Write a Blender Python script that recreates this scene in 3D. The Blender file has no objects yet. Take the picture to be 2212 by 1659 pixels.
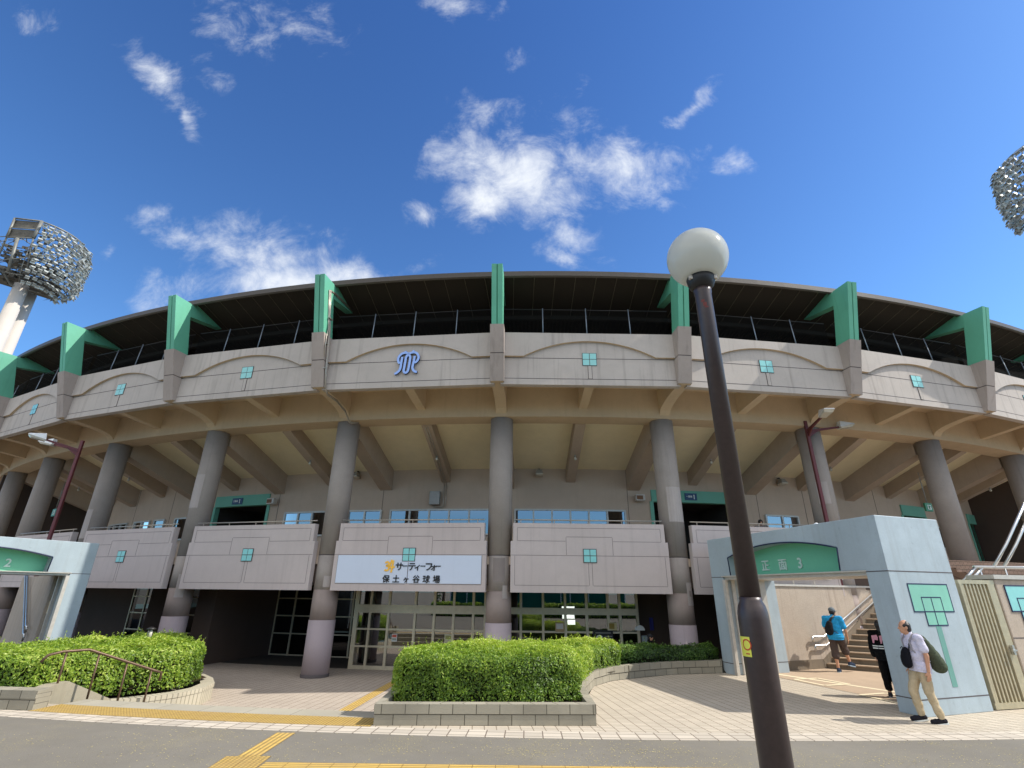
import bpy, bmesh, math, random
from mathutils import Vector, Matrix, Euler
random.seed(7)
R_ = math.radians
S = bpy.context.scene
COL = S.collection

# ------------------------------------------------------------------ camera
CAMZ = 2.08
cam = bpy.data.cameras.new('camera'); cam_o = bpy.data.objects.new('camera', cam); COL.objects.link(cam_o)
cam.sensor_width = 36.0; cam.lens = 36.0*1094.7536/2212.0
cam.clip_start = 0.05; cam.clip_end = 3000
cam_o.matrix_world = Matrix.Translation((0,0,CAMZ)) @ Matrix.Rotation(R_(90)+0.3907,4,'X') @ Matrix.Rotation(0.0108,4,'Z')
S.camera = cam_o

# ------------------------------------------------------------------ light, sky
SUN_EL = 45.3
SUN_DIR = Vector((math.cos(R_(SUN_EL))*0.9962, math.cos(R_(SUN_EL))*-0.087, math.sin(R_(SUN_EL))))   # towards the sun
sun = bpy.data.lights.new('sun','SUN'); sun.energy = 2.75; sun.angle = R_(0.5); sun.color = (1.0,0.945,0.86)
sun_o = bpy.data.objects.new('sun', sun); COL.objects.link(sun_o)
sun_o.rotation_euler = SUN_DIR.to_track_quat('Z','Y').to_euler(); sun_o.location = SUN_DIR*200
S.view_settings.view_transform = 'Standard'; S.view_settings.look = 'None'
S.view_settings.exposure = 0.90; S.view_settings.gamma = 1.0; S.view_settings.use_curve_mapping = False

W = bpy.data.worlds.new('World'); S.world = W; W.use_nodes = True
nt = W.node_tree; nt.nodes.clear()
def wn(t, **k):
    n = nt.nodes.new(t)
    for a,b in k.items(): setattr(n,a,b)
    return n
out = wn('ShaderNodeOutputWorld'); bg = wn('ShaderNodeBackground'); bg.inputs[1].default_value = 0.15
sky = wn('ShaderNodeTexSky'); sky.sky_type = 'NISHITA'; sky.sun_disc = False
sky.sun_elevation = R_(SUN_EL); sky.sun_rotation = math.atan2(SUN_DIR.x, SUN_DIR.y)
sky.air_density = 1.0; sky.dust_density = 0.6; sky.ozone_density = 3.0
hs = wn('ShaderNodeHueSaturation'); hs.inputs['Saturation'].default_value = 1.0; hs.inputs['Value'].default_value = 1.0
tint = wn('ShaderNodeMix'); tint.data_type='RGBA'; tint.blend_type='MULTIPLY'; tint.inputs['Factor'].default_value=1.0
nt.links.new(sky.outputs[0], tint.inputs['A']); nt.links.new(tint.outputs['Result'], hs.inputs['Color'])
tcs = wn('ShaderNodeTexCoord'); seps = wn('ShaderNodeSeparateXYZ'); nt.links.new(tcs.outputs['Generated'], seps.inputs[0])
mrs = wn('ShaderNodeMapRange'); nt.links.new(seps.outputs[2], mrs.inputs[0]); mrs.inputs[1].default_value=0.35; mrs.inputs[2].default_value=0.85
tmix = wn('ShaderNodeMix'); tmix.data_type='RGBA'; nt.links.new(mrs.outputs[0], tmix.inputs['Factor'])     # clear deep-blue summer air
tmix.inputs['A'].default_value=(0.39,0.59,0.76,1); tmix.inputs['B'].default_value=(0.235,0.405,0.64,1); nt.links.new(tmix.outputs['Result'], tint.inputs['B'])
tc = wn('ShaderNodeTexCoord'); sep = wn('ShaderNodeSeparateXYZ'); nt.links.new(tc.outputs['Generated'], sep.inputs[0])
def wm(op, a, b=None, clamp=False):
    n = wn('ShaderNodeMath'); n.operation = op; n.use_clamp = clamp
    for i,v in enumerate((a,b)):
        if v is None: continue
        if isinstance(v,(int,float)): n.inputs[i].default_value = v
        else: nt.links.new(v, n.inputs[i])
    return n.outputs[0]
ay = wm('ADD', wm('ABSOLUTE', sep.outputs[1]), 0.08)
px = wm('DIVIDE', sep.outputs[0], ay); pz = wm('DIVIDE', sep.outputs[2], ay)
comb = wn('ShaderNodeCombineXYZ'); nt.links.new(px, comb.inputs[0]); nt.links.new(pz, comb.inputs[1])
def wnoise(scale, detail, rough, dist=0.0):
    n = wn('ShaderNodeTexNoise'); n.inputs['Scale'].default_value = scale; n.inputs['Detail'].default_value = detail
    n.inputs['Roughness'].default_value = rough; n.inputs['Distortion'].default_value = dist
    nt.links.new(comb.outputs[0], n.inputs['Vector']); return n
# domain warp
nw = wnoise(6.0, 5, 0.6)
sub = wn('ShaderNodeVectorMath'); sub.operation='SUBTRACT'; nt.links.new(nw.outputs['Color'], sub.inputs[0]); sub.inputs[1].default_value=(0.5,0.5,0.5)
scl = wn('ShaderNodeVectorMath'); scl.operation='SCALE'; nt.links.new(sub.outputs[0], scl.inputs[0]); scl.inputs['Scale'].default_value=0.12
add = wn('ShaderNodeVectorMath'); add.operation='ADD'; nt.links.new(comb.outputs[0], add.inputs[0]); nt.links.new(scl.outputs[0], add.inputs[1])
# cloud patches on the sky: (x/y, z/y centre, half sizes, rotation, density)
CLOUDS = [(-0.066, 0.929, 0.173, 0.176, -1.404, 1.25), (0.02, 0.877, 0.244, 0.159, -0.095, 1.2), (0.224, 0.905, 0.22, 0.134, 0.172, 1.15), (-0.074, 0.824, 0.156, 0.103, 0.017, 1.2), (0.133, 0.739, 0.13, 0.095, -0.704, 0.95), (-0.069, 1.054, 0.117, 0.121, -1.544, 0.7), (0.12, 1.042, 0.105, 0.135, 0.007, 0.5), (0.106, 0.667, 0.109, 0.055, -0.399, 0.6), (0.345, 0.826, 0.078, 0.052, -0.546, 0.6), (-0.213, 0.796, 0.065, 0.058, 0.651, 0.75), (-0.504, 0.654, 0.286, 0.115, -0.206, 1.1), (-0.456, 0.599, 0.314, 0.105, -0.069, 1.3), (-0.342, 0.613, 0.227, 0.076, -0.132, 1.1), (-0.728, 0.704, 0.164, 0.058, -0.484, 0.85), (-0.798, 0.749, 0.075, 0.046, -0.808, 0.6), (-0.713, 0.579, 0.084, 0.094, 0.71, 0.75), (-0.202, 0.645, 0.061, 0.038, 0.63, 0.6), (-0.861, 1.139, 0.18, 0.075, -0.738, 0.95), (-0.791, 1.048, 0.118, 0.032, -1.005, 0.8), (-0.952, 1.242, 0.141, 0.051, -0.781, 0.4), (-0.761, 1.191, 0.111, 0.051, -0.647, 0.55), (-0.712, 1.355, 0.228, 0.128, -0.395, 0.62), (-0.542, 1.331, 0.166, 0.122, -0.596, 0.62), (-0.626, 1.411, 0.177, 0.093, 0.056, 0.5), (0.438, 1.107, 0.16, 0.04, 0.898, 0.85), (0.388, 1.053, 0.069, 0.034, 0.212, 0.7), (0.494, 0.936, 0.072, 0.07, -0.58, 0.85), (0.455, 0.971, 0.044, 0.066, -1.249, 0.6), (-0.191, 1.447, 0.167, 0.082, -0.094, 0.6), (-1.21, 1.319, 0.113, 0.069, -0.943, 0.4), (0.019, 1.252, 0.09, 0.07, -1.161, 0.4), (0.169, 1.16, 0.098, 0.046, 1.13, 0.4), (-0.857, 0.663, 0.03, 0.038, 0.047, 0.55), (-0.079, 1.415, 0.103, 0.059, 1.055, 0.35)]
dens = None
for (cx,cz,rx,rz,rot,st) in CLOUDS:
    m = wn('ShaderNodeMapping'); m.vector_type='TEXTURE'
    m.inputs['Location'].default_value=(cx,cz,0); m.inputs['Rotation'].default_value=(0,0,rot); m.inputs['Scale'].default_value=(rx*1.05,rz*1.05,1)
    nt.links.new(add.outputs[0], m.inputs[0])
    g = wn('ShaderNodeTexGradient'); g.gradient_type='SPHERICAL'; nt.links.new(m.outputs[0], g.inputs[0])
    v = wm('MULTIPLY', g.outputs['Fac'], st)
    dens = v if dens is None else wm('MAXIMUM', dens, v)
n1 = wnoise(8.5, 13, 0.67, 0.35)
if dens is not None:
    ero = wm('MULTIPLY', wm('SUBTRACT', n1.outputs['Fac'], 0.49), 2.3)
    dd = wm('ADD', dens, ero)
    mr = wn('ShaderNodeMapRange'); mr.interpolation_type='SMOOTHSTEP'; nt.links.new(dd, mr.inputs[0])
    mr.inputs[1].default_value=0.24; mr.inputs[2].default_value=1.55; mr.inputs[3].default_value=0; mr.inputs[4].default_value=0.97
    gate = wm('MULTIPLY', mr.outputs[0], wm('MINIMUM', wm('MULTIPLY', dens, 6.0), 1.0))
    mix = wn('ShaderNodeMix'); mix.data_type='RGBA'
    nt.links.new(gate, mix.inputs['Factor']); nt.links.new(hs.outputs[0], mix.inputs['A']); mix.inputs['B'].default_value=(3.5,3.65,3.85,1)
    # added bright cloud layer, unseen behind the viewer, to fill the shaded facade
    n2 = wnoise(1.6, 8, 0.6, 0.2); mb_ = wn('ShaderNodeMapRange'); mb_.interpolation_type='SMOOTHSTEP'; nt.links.new(n2.outputs['Fac'], mb_.inputs[0])
    mb_.inputs[1].default_value=0.36; mb_.inputs[2].default_value=0.56; mb_.inputs[3].default_value=0.0; mb_.inputs[4].default_value=0.95
    bk = wn('ShaderNodeMapRange'); nt.links.new(sep.outputs[1], bk.inputs[0]); bk.inputs[1].default_value=0.0; bk.inputs[2].default_value=-0.15; bk.inputs[3].default_value=0.0; bk.inputs[4].default_value=1.0
    mixb = wn('ShaderNodeMix'); mixb.data_type='RGBA'; hi = wn('ShaderNodeMapRange'); nt.links.new(sep.outputs[2], hi.inputs[0]); hi.inputs[1].default_value=0.13; hi.inputs[2].default_value=0.33
    nt.links.new(wm('MULTIPLY', wm('MULTIPLY', mb_.outputs[0], bk.outputs[0]), hi.outputs[0]), mixb.inputs['Factor'])
    fr_ = wn('ShaderNodeMapRange'); nt.links.new(sep.outputs[1], fr_.inputs[0]); fr_.inputs[1].default_value=-0.02; fr_.inputs[2].default_value=0.05
    nt.links.new(wm('MULTIPLY', gate, fr_.outputs[0]), mix.inputs['Factor'])
    nt.links.new(mix.outputs['Result'], mixb.inputs['A']); mixb.inputs['B'].default_value=(6.6,6.3,5.8,1)
    nt.links.new(mixb.outputs['Result'], bg.inputs[0])
else:
    nt.links.new(hs.outputs[0], bg.inputs[0])
nt.links.new(bg.outputs[0], out.inputs[0])

# ------------------------------------------------------------------ materials
def lin(c):
    c = c/255.0
    return c/12.92 if c <= 0.04045 else ((c+0.055)/1.055)**2.4
def rgb(r,g,b): return (lin(r),lin(g),lin(b),1.0)
class NT:
    def __init__(s, name):
        s.m = bpy.data.materials.new(name); s.m.use_nodes = True
        s.t = s.m.node_tree; s.t.nodes.clear()
        s.out = s.n('ShaderNodeOutputMaterial'); s.b = s.n('ShaderNodeBsdfPrincipled'); s.l(s.b.outputs[0], s.out.inputs[0])
    def n(s, t, **k):
        x = s.t.nodes.new(t)
        for a,b in k.items(): setattr(x,a,b)
        return x
    def l(s,a,b): s.t.links.new(a,b)
    def val(s, sock, v):
        if hasattr(v,'is_linked') or hasattr(v,'links'): s.l(v, sock)
        else: sock.default_value = v
    def mixc(s, f, a, b, blend='MIX'):
        x = s.n('ShaderNodeMix'); x.data_type='RGBA'; x.blend_type=blend
        s.val(x.inputs['Factor'], f); s.val(x.inputs['A'], a); s.val(x.inputs['B'], b); return x.outputs['Result']
    def math(s, op, a, b=0.0, clamp=False):
        x = s.n('ShaderNodeMath'); x.operation=op; x.use_clamp=clamp
        s.val(x.inputs[0],a); s.val(x.inputs[1],b); return x.outputs[0]
    def noise(s, vec, scale, detail=4, rough=0.55, dist=0):
        x = s.n('ShaderNodeTexNoise'); s.l(vec, x.inputs['Vector'])
        x.inputs['Scale'].default_value=scale; x.inputs['Detail'].default_value=detail
        x.inputs['Roughness'].default_value=rough; x.inputs['Distortion'].default_value=dist; return x.outputs['Fac']
    def ramp(s, f, lo, hi):
        x = s.n('ShaderNodeMapRange'); s.l(f, x.inputs[0]); x.inputs[1].default_value=lo; x.inputs[2].default_value=hi; return x.outputs[0]
    def pos(s, sc=(1,1,1)):
        g = s.n('ShaderNodeNewGeometry')
        m = s.n('ShaderNodeVectorMath'); m.operation='MULTIPLY'; s.l(g.outputs['Position'], m.inputs[0]); m.inputs[1].default_value=sc
        return m.outputs[0]
    def bump(s, h, strength=0.3, dist=0.01):
        x = s.n('ShaderNodeBump'); s.l(h, x.inputs['Height']); x.inputs['Strength'].default_value=strength; x.inputs['Distance'].default_value=dist
        s.l(x.outputs[0], s.b.inputs['Normal'])
def scal(c, k): return (c[0]*k, c[1]*k, c[2]*k, 1.0)
def paint(name, c, rough=0.7, var=0.12, grain=0.05, streak=0.15, spots=0.0, bump=0.25, gscale=60, spec=0.3, streak_col=None):
    """weathered painted / rendered surface: broad mottling, vertical rain streaks, fine grain"""
    s = NT(name); p = s.pos()
    big = s.noise(p, 0.55, 5, 0.6); med = s.noise(p, 3.2, 6, 0.65)
    st = s.noise(s.pos((5.5,5.5,0.28)), 1.0, 5, 0.6)
    fine = s.noise(p, gscale, 3, 0.6)
    c1 = s.mixc(s.ramp(big,0.3,0.7), scal(c,1-var), scal(c,1+var*0.7))
    c2 = s.mixc(s.math('MULTIPLY', s.ramp(med,0.45,0.75), 0.5), c1, scal(c,1-var*1.3))
    c3 = s.mixc(s.math('MULTIPLY', s.ramp(st,0.54,0.78), streak), c2, streak_col or scal(c,0.45))
    if spots > 0:
        sp = s.noise(p, 7.5, 8, 0.75); c3 = s.mixc(s.math('MULTIPLY', s.ramp(sp,0.6,0.7), spots), c3, scal(c,0.55))
    c4 = s.mixc(s.ramp(fine,0.3,0.7), scal((1,1,1,1),1-grain*2), (1,1,1,1)); 
    fin = s.mixc(1.0, c3, c4, 'MULTIPLY')
    s.l(fin, s.b.inputs['Base Color']); s.b.inputs['Roughness'].default_value=rough
    s.b.inputs['Specular IOR Level'].default_value=spec
    if bump > 0: s.bump(s.math('ADD', fine, s.math('MULTIPLY', med, 1.5)), bump, 0.006)
    return s.m
def plain(name, c, rough=0.5, metal=0.0, spec=0.5, var=0.08, vs=8.0):
    s = NT(name); f = s.noise(s.pos(), vs, 5, 0.6)
    s.l(s.mixc(s.ramp(f,0.3,0.7), scal(c,1-var), scal(c,1+var)), s.b.inputs['Base Color'])
    s.b.inputs['Roughness'].default_value=rough; s.b.inputs['Metallic'].default_value=metal; s.b.inputs['Specular IOR Level'].default_value=spec
    return s.m
M = {}
M['parapet'] = paint('parapet_render', rgb(190,181,173), 0.8, 0.10, 0.05, 0.55, 0.22, streak_col=rgb(132,123,115))
M['pilaster'] = paint('pilaster_render', rgb(170,158,150), 0.8, 0.12, 0.05, 0.50, 0.25)
M['lower_wall'] = paint('brown_wall_with_shade', rgb(84,71,63), 0.85, 0.1, 0.05, 0.12)  # brown wall colour, darkened for shade under the balcony and behind the columns
M['groove'] = plain('joint_sealant', rgb(84,78,78), 0.8)
M['balcony'] = paint('balcony_render', rgb(196,184,180), 0.8, 0.07, 0.04, 0.25, 0.12)
M['tan'] = paint('tan_concrete_paint', rgb(204,182,152), 0.8, 0.10, 0.05, 0.18)
M['soffit'] = paint('cream_soffit_paint', rgb(242,230,196), 0.85, 0.08, 0.05, 0.05)
M['beam'] = paint('taupe_beam_paint', rgb(184,166,148), 0.8, 0.10, 0.05, 0.12)
M['wall'] = paint('taupe_wall_paint', rgb(198,178,158), 0.8, 0.08, 0.05, 0.12)
M['column'] = paint('grey_column_paint', rgb(162,153,146), 0.75, 0.14, 0.06, 0.35, 0.30)
M['column_mid'] = paint('brown_column_paint', rgb(152,138,131), 0.75, 0.10, 0.05, 0.2, 0.2)
M['column_low'] = paint('lilac_column_paint', rgb(170,157,160), 0.75, 0.09, 0.05, 0.25, 0.15)
M['green'] = paint('green_frame_paint', rgb(100,178,148), 0.55, 0.10, 0.04, 0.22, 0.10, 0.08, spec=0.4)
M['green_dark'] = paint('green_groove_paint', rgb(58,128,100), 0.6, 0.05, 0.03, 0.1)
M['lintel'] = paint('green_lintel_paint', rgb(112,176,154), 0.6, 0.05, 0.03, 0.08, 0, 0.08)
M['roof_under'] = paint('brown_roof_lining', rgb(52,46,40), 0.8, 0.08, 0.05, 0.1)
M['fascia'] = paint('bronze_fascia_metal', rgb(78,70,62), 0.5, 0.1, 0.04, 0.2, spec=0.5)
M['rib'] = plain('roof_joint_strip', rgb(100,93,80), 0.6)
M['deck'] = plain('dark_roof_deck', rgb(30,27,25), 0.8, 0, 0.2)
M['post'] = plain('galvanised_post', rgb(128,138,150), 0.4, 0.3)
M['tile'] = plain('turquoise_glazed_tile', rgb(138,206,204), 0.25, 0, 0.6, 0.05)
M['teal'] = paint('teal_relief_paint', rgb(134,196,176), 0.6, 0.12, 0.04, 0.10, 0.35, 0.1)
M['teal_dark'] = paint('teal_stem_paint', rgb(110,160,150), 0.6, 0.12, 0.04, 0.10)
M['gate'] = paint('pale_blue_gate_paint', rgb(172,186,193), 0.6, 0.14, 0.05, 0.30, 0.55, 0.15, streak_col=rgb(130,128,124))
M['gate_trim'] = plain('satin_trim_metal', rgb(190,184,174), 0.4, 0.15, 0.5, 0.1)
M['steel'] = plain('brushed_stainless_steel', rgb(205,205,203), 0.28, 0.9, 0.5, 0.05)
M['rail'] = plain('balcony_rail_steel', rgb(176,168,156), 0.35, 0.6)
M['sign_green'] = paint('sign_green_panel', rgb(122,200,164), 0.5, 0.04, 0.03, 0.06, 0, 0.05)
M['white'] = plain('white_paint', rgb(232,236,232), 0.5, 0, 0.5, 0.03)
M['lettering'] = plain('pale_letter_paint', rgb(205,226,215), 0.5)
M['board'] = paint('white_signboard', rgb(206,216,232), 0.5, 0.03, 0.02, 0.06, 0, 0.03)
M['black'] = plain('black_letter_paint', rgb(24,22,24), 0.5)
M['yellow_letter'] = plain('yellow_letter_paint', rgb(246,190,66), 0.45)
M['emblem'] = plain('blue_emblem_face', rgb(150,184,246), 0.4, 0, 0.5, 0.03)
M['emblem_side'] = plain('navy_emblem_side', rgb(22,32,72), 0.5)
M['lamp_pole'] = plain('brown_lamp_paint', rgb(62,50,48), 0.36, 0.1, 0.55, 0.14, 30)
M['red_pole'] = plain('maroon_pole_paint', rgb(98,42,46), 0.45, 0.1, 0.5, 0.15, 20)
M['hood'] = plain('white_lamp_hood', rgb(226,228,228), 0.4, 0.1)
M['lens'] = plain('lamp_lens_glass', rgb(196,192,178), 0.15, 0, 0.6)
M['grey_metal'] = plain('grey_fixture_metal', rgb(150,150,146), 0.45, 0.3)
M['dark'] = plain('black_fixture_plastic', rgb(30,29,29), 0.5)
M['frame'] = plain('champagne_window_frame', rgb(204,194,168), 0.4, 0.3)
M['window_frame'] = plain('pale_window_frame', rgb(190,192,188), 0.45, 0.2)
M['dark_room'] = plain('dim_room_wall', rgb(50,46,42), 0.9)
M['mortar_block'] = None
M['tower_pole'] = paint('tower_pole_paint', rgb(196,188,178), 0.6, 0.05, 0.03, 0.15)
M['tower_frame'] = plain('tower_frame_steel', rgb(128,128,122), 0.5, 0.3, 0.5, 0.2, 2)
M['floodlamp'] = plain('floodlamp_housing', rgb(186,190,186), 0.4, 0.3, 0.5, 0.25, 1.5)
M['bronze_rail'] = plain('bronze_handrail', rgb(96,76,58), 0.42, 0.4)
M['skin'] = plain('skin', rgb(196,146,116), 0.55, 0, 0.4, 0.06, 20)
M['hair'] = plain('black_hair', rgb(34,29,28), 0.5)
def glassmat(name, tint, f0, rough=0.01, trans=0.6):
    s = NT(name); s.t.nodes.remove(s.b)
    tr = s.n('ShaderNodeBsdfTransparent'); tr.inputs[0].default_value=(tint[0]*trans,tint[1]*trans,tint[2]*trans,1)
    gl = s.n('ShaderNodeBsdfGlossy'); gl.inputs['Roughness'].default_value=rough
    lw = s.n('ShaderNodeLayerWeight'); lw.inputs['Blend'].default_value=0.35
    f = s.math('ADD', s.math('MULTIPLY', lw.outputs['Fresnel'], 0.8), f0, True)
    mx = s.n('ShaderNodeMixShader'); s.l(f, mx.inputs[0]); s.l(tr.outputs[0], mx.inputs[1]); s.l(gl.outputs[0], mx.inputs[2])
    s.l(mx.outputs[0], s.out.inputs[0]); return s.m
M['glass'] = glassmat('entrance_glass', (0.8,0.9,0.86), 0.26, 0.012)
M['window_glass'] = glassmat('upper_window_glass', (0.5,0.55,0.6), 0.36, 0.012, 0.5)
M['dark_glass'] = glassmat('dark_door_glass', (0.35,0.36,0.36), 0.03, 0.02, 0.5)
def globemat():
    s = NT('opal_globe_glass'); s.b.inputs['Base Color'].default_value=(0.66,0.68,0.65,1); s.b.inputs['Roughness'].default_value=0.12
    s.b.inputs['Specular IOR Level'].default_value=0.5
    tl = s.n('ShaderNodeBsdfTranslucent'); tl.inputs[0].default_value=(0.66,0.66,0.60,1)
    mx = s.n('ShaderNodeMixShader'); mx.inputs[0].default_value=0.42; s.l(s.b.outputs[0], mx.inputs[1]); s.l(tl.outputs[0], mx.inputs[2])
    s.l(mx.outputs[0], s.out.inputs[0]); return s.m
M['globe'] = globemat()
def meshmat():
    s = NT('black_wire_mesh'); s.b.inputs['Base Color'].default_value=(0.006,0.006,0.006,1); s.b.inputs['Roughness'].default_value=0.9; s.b.inputs['Specular IOR Level'].default_value=0.05
    tcn = s.n('ShaderNodeTexCoord'); sp = s.n('ShaderNodeSeparateXYZ'); s.l(tcn.outputs['UV'], sp.inputs[0])
    def wires(v):
        fr = s.math('FRACT', s.math('MULTIPLY', v, 1/0.05)); return s.math('LESS_THAN', fr, 0.22)
    a = wires(s.math('ADD', sp.outputs[0], sp.outputs[1])); b = wires(s.math('SUBTRACT', s.math('ADD', sp.outputs[0], 50.0), sp.outputs[1]))
    tr = s.n('ShaderNodeBsdfTransparent'); mx = s.n('ShaderNodeMixShader'); s.l(s.math('MAXIMUM', a, b), mx.inputs[0])
    s.l(tr.outputs[0], mx.inputs[1]); s.l(s.b.outputs[0], mx.inputs[2]); s.l(mx.outputs[0], s.out.inputs[0]); return s.m
M['mesh'] = meshmat()
def asphalt():
    s = NT('worn_asphalt'); p = s.pos(); c = rgb(128,123,113)
    big = s.noise(p,0.35,6,0.6); med = s.noise(p,2.5,6,0.7); fine = s.noise(p,160,2,0.5); agg = s.noise(p,55,4,0.7)
    c1 = s.mixc(s.ramp(big,0.3,0.7), scal(c,0.86), scal(c,1.08)); c1 = s.mixc(s.math('MULTIPLY',s.ramp(med,0.4,0.7),0.35), c1, scal(c,0.78))
    c1 = s.mixc(s.math('MULTIPLY',s.ramp(agg,0.58,0.72),0.55), c1, scal(c,1.4)); c1 = s.mixc(s.math('MULTIPLY',s.ramp(fine,0.5,0.75),0.4), c1, scal(c,0.6))
    dry = s.math('MULTIPLY', s.ramp(s.noise(p,0.9,4,0.6),0.47,0.62), s.ramp(s.noise(p,48,3,0.6),0.56,0.66))
    c1 = s.mixc(s.math('MULTIPLY',dry,0.75), c1, rgb(170,158,104))
    s.l(c1, s.b.inputs['Base Color']); s.b.inputs['Roughness'].default_value=0.9; s.b.inputs['Specular IOR Level'].default_value=0.2
    s.bump(s.math('ADD',agg,fine),0.5,0.006); return s.m
M['asphalt'] = asphalt()
def brick(name, c, joint, bw, bh, mortar=0.008, var=0.12, rot=0.0, rough=0.85, offset=0.5, dirt=0.3, uv=True):
    s = NT(name); tcn = s.n('ShaderNodeTexCoord'); mp = s.n('ShaderNodeMapping'); mp.inputs['Rotation'].default_value=(0,0,rot)
    s.l(tcn.outputs['UV'], mp.inputs[0])
    b = s.n('ShaderNodeTexBrick'); s.l(mp.outputs[0], b.inputs['Vector']); b.offset=offset; b.squash=1
    b.inputs['Color1'].default_value=scal(c,1-var); b.inputs['Color2'].default_value=scal(c,1+var); b.inputs['Mortar'].default_value=joint
    b.inputs['Scale'].default_value=1.0; b.inputs['Mortar Size'].default_value=mortar; b.inputs['Brick Width'].default_value=bw; b.inputs['Row Height'].default_value=bh
    b.inputs['Mortar Smooth'].default_value=0.1
    p = s.pos(); d = s.noise(p,0.8,6,0.65); f = s.noise(p,45,4,0.6)
    c1 = s.mixc(s.math('MULTIPLY',s.ramp(d,0.45,0.75),dirt), b.outputs['Color'], scal(c,0.5))
    c1 = s.mixc(s.math('MULTIPLY',s.ramp(f,0.5,0.8),0.25), c1, scal(c,0.6))
    s.l(c1, s.b.inputs['Base Color']); s.b.inputs['Roughness'].default_value=rough; s.b.inputs['Specular IOR Level'].default_value=0.25
    s.bump(s.math('ADD', s.math('MULTIPLY', b.outputs['Fac'], -3.0), f), 0.35, 0.006); return s.m
M['paving'] = brick('beige_brick_paving', rgb(192,181,163), rgb(126,114,98), 0.20, 0.10, 0.008, 0.06, offset=0.0, rot=0.12)
M['plaza'] = brick('grey_brick_paving', rgb(184,172,158), rgb(120,108,96), 0.20, 0.10, 0.008, 0.06, offset=0.0)
M['kerb'] = brick('pale_kerb_brick', rgb(192,182,166), rgb(116,104,92), 0.30, 0.21, 0.010, offset=0.0, dirt=0.15)
M['granite'] = brick('grey_granite_slab', rgb(168,162,146), rgb(110,106,96), 0.9, 0.6, 0.006, 0.05, offset=0)
M['tactile'] = None
def tactile(name, dots):
    s = NT(name); tcn = s.n('ShaderNodeTexCoord'); sp = s.n('ShaderNodeSeparateXYZ'); s.l(tcn.outputs['UV'], sp.inputs[0]); c = rgb(206,172,92)
    def fr(v, per): return s.math('ABSOLUTE', s.math('SUBTRACT', s.math('FRACT', s.math('MULTIPLY', v, 1/per)), 0.5))
    if dots:
        a = fr(sp.outputs[0],0.06); b = fr(sp.outputs[1],0.06)
        h = s.math('LESS_THAN', s.math('ADD', s.math('MULTIPLY',a,a), s.math('MULTIPLY',b,b)), 0.085)
    else:
        h = s.math('LESS_THAN', fr(sp.outputs[1],0.075), 0.26)
    joint = s.math('MAXIMUM', s.math('GREATER_THAN', fr(sp.outputs[0],0.3), 0.485), s.math('GREATER_THAN', fr(sp.outputs[1],0.3), 0.485))
    p = s.pos(); d = s.noise(p,1.6,6,0.7)
    c1 = s.mixc(h, scal(c,0.50), scal(c,1.08)); c1 = s.mixc(s.math('MULTIPLY',s.ramp(d,0.40,0.68),0.6), c1, rgb(170,142,92)); c1 = s.mixc(joint, c1, rgb(120,92,48))
    s.l(c1, s.b.inputs['Base Color']); s.b.inputs['Roughness'].default_value=0.75
    s.bump(h, 0.8, 0.006); return s.m
M['tactile_dot'] = tactile('yellow_dot_tile', True); M['tactile_bar'] = tactile('yellow_bar_tile', False)
M['block'] = brick('grey_planter_block', rgb(156,150,134), rgb(74,70,60), 0.40, 0.165, 0.007, 0.12, offset=0.5, dirt=0.5)
M['stair'] = paint('mossy_concrete_step', rgb(128,116,100), 0.9, 0.15, 0.08, 0.4, 0.35, 0.4, streak_col=rgb(62,56,44))
M['stair_tile'] = brick('brown_step_brick', rgb(128,106,92), rgb(78,66,58), 0.22, 0.30, 0.01)
M['stucco'] = paint('stained_stucco', rgb(186,172,156), 0.9, 0.12, 0.08, 0.5, 0.2, 0.8, gscale=35, streak_col=rgb(112,96,84))
M['court'] = paint('tan_court_paving', rgb(184,162,138), 0.85, 0.12, 0.06, 0.0, 0.15, 0.3)
M['cream_line'] = plain('cream_tile_line', rgb(226,212,178), 0.8)
M['soil'] = plain('planting_soil', rgb(64,52,40), 0.95, 0, 0.1, 0.3, 20)
M['lattice'] = plain('aged_lattice_metal', rgb(182,172,144), 0.4, 0.35, 0.5, 0.12)
def leafmat(name, cols, trans=0.35, rough=0.42):
    s = NT(name); oi = s.n('ShaderNodeAttribute'); oi.attribute_name='tint'
    cr = s.n('ShaderNodeValToRGB'); s.l(oi.outputs['Fac'], cr.inputs[0])
    e = cr.color_ramp.elements; e[0].color=cols[0]; e[1].color=cols[-1]
    for i,c in enumerate(cols[1:-1]): x = e.new((i+1)/(len(cols)-1)); x.color=c
    s.l(cr.outputs[0], s.b.inputs['Base Color']); s.b.inputs['Roughness'].default_value=rough; s.b.inputs['Specular IOR Level'].default_value=0.5
    tl = s.n('ShaderNodeBsdfTranslucent'); s.l(s.mixc(1.0, cr.outputs[0], (1.5,1.6,0.5,1), 'MULTIPLY'), tl.inputs[0])
    mx = s.n('ShaderNodeMixShader'); mx.inputs[0].default_value=trans; s.l(s.b.outputs[0], mx.inputs[1]); s.l(tl.outputs[0], mx.inputs[2]); s.l(mx.outputs[0], s.out.inputs[0]); return s.m
M['leaf'] = leafmat('hedge_leaf', [rgb(58,80,28), rgb(102,134,44), rgb(150,174,62), rgb(200,208,112)])
M['leaf_dark'] = leafmat('dark_tree_leaf', [rgb(32,54,26), rgb(54,84,36), rgb(84,112,48)], 0.25)  # darker greens for the trees across the road
M['twig'] = plain('hedge_twig', rgb(36,38,22), 0.9, 0, 0.1)
M['bark'] = plain('tree_bark', rgb(86,72,58), 0.9)

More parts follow.
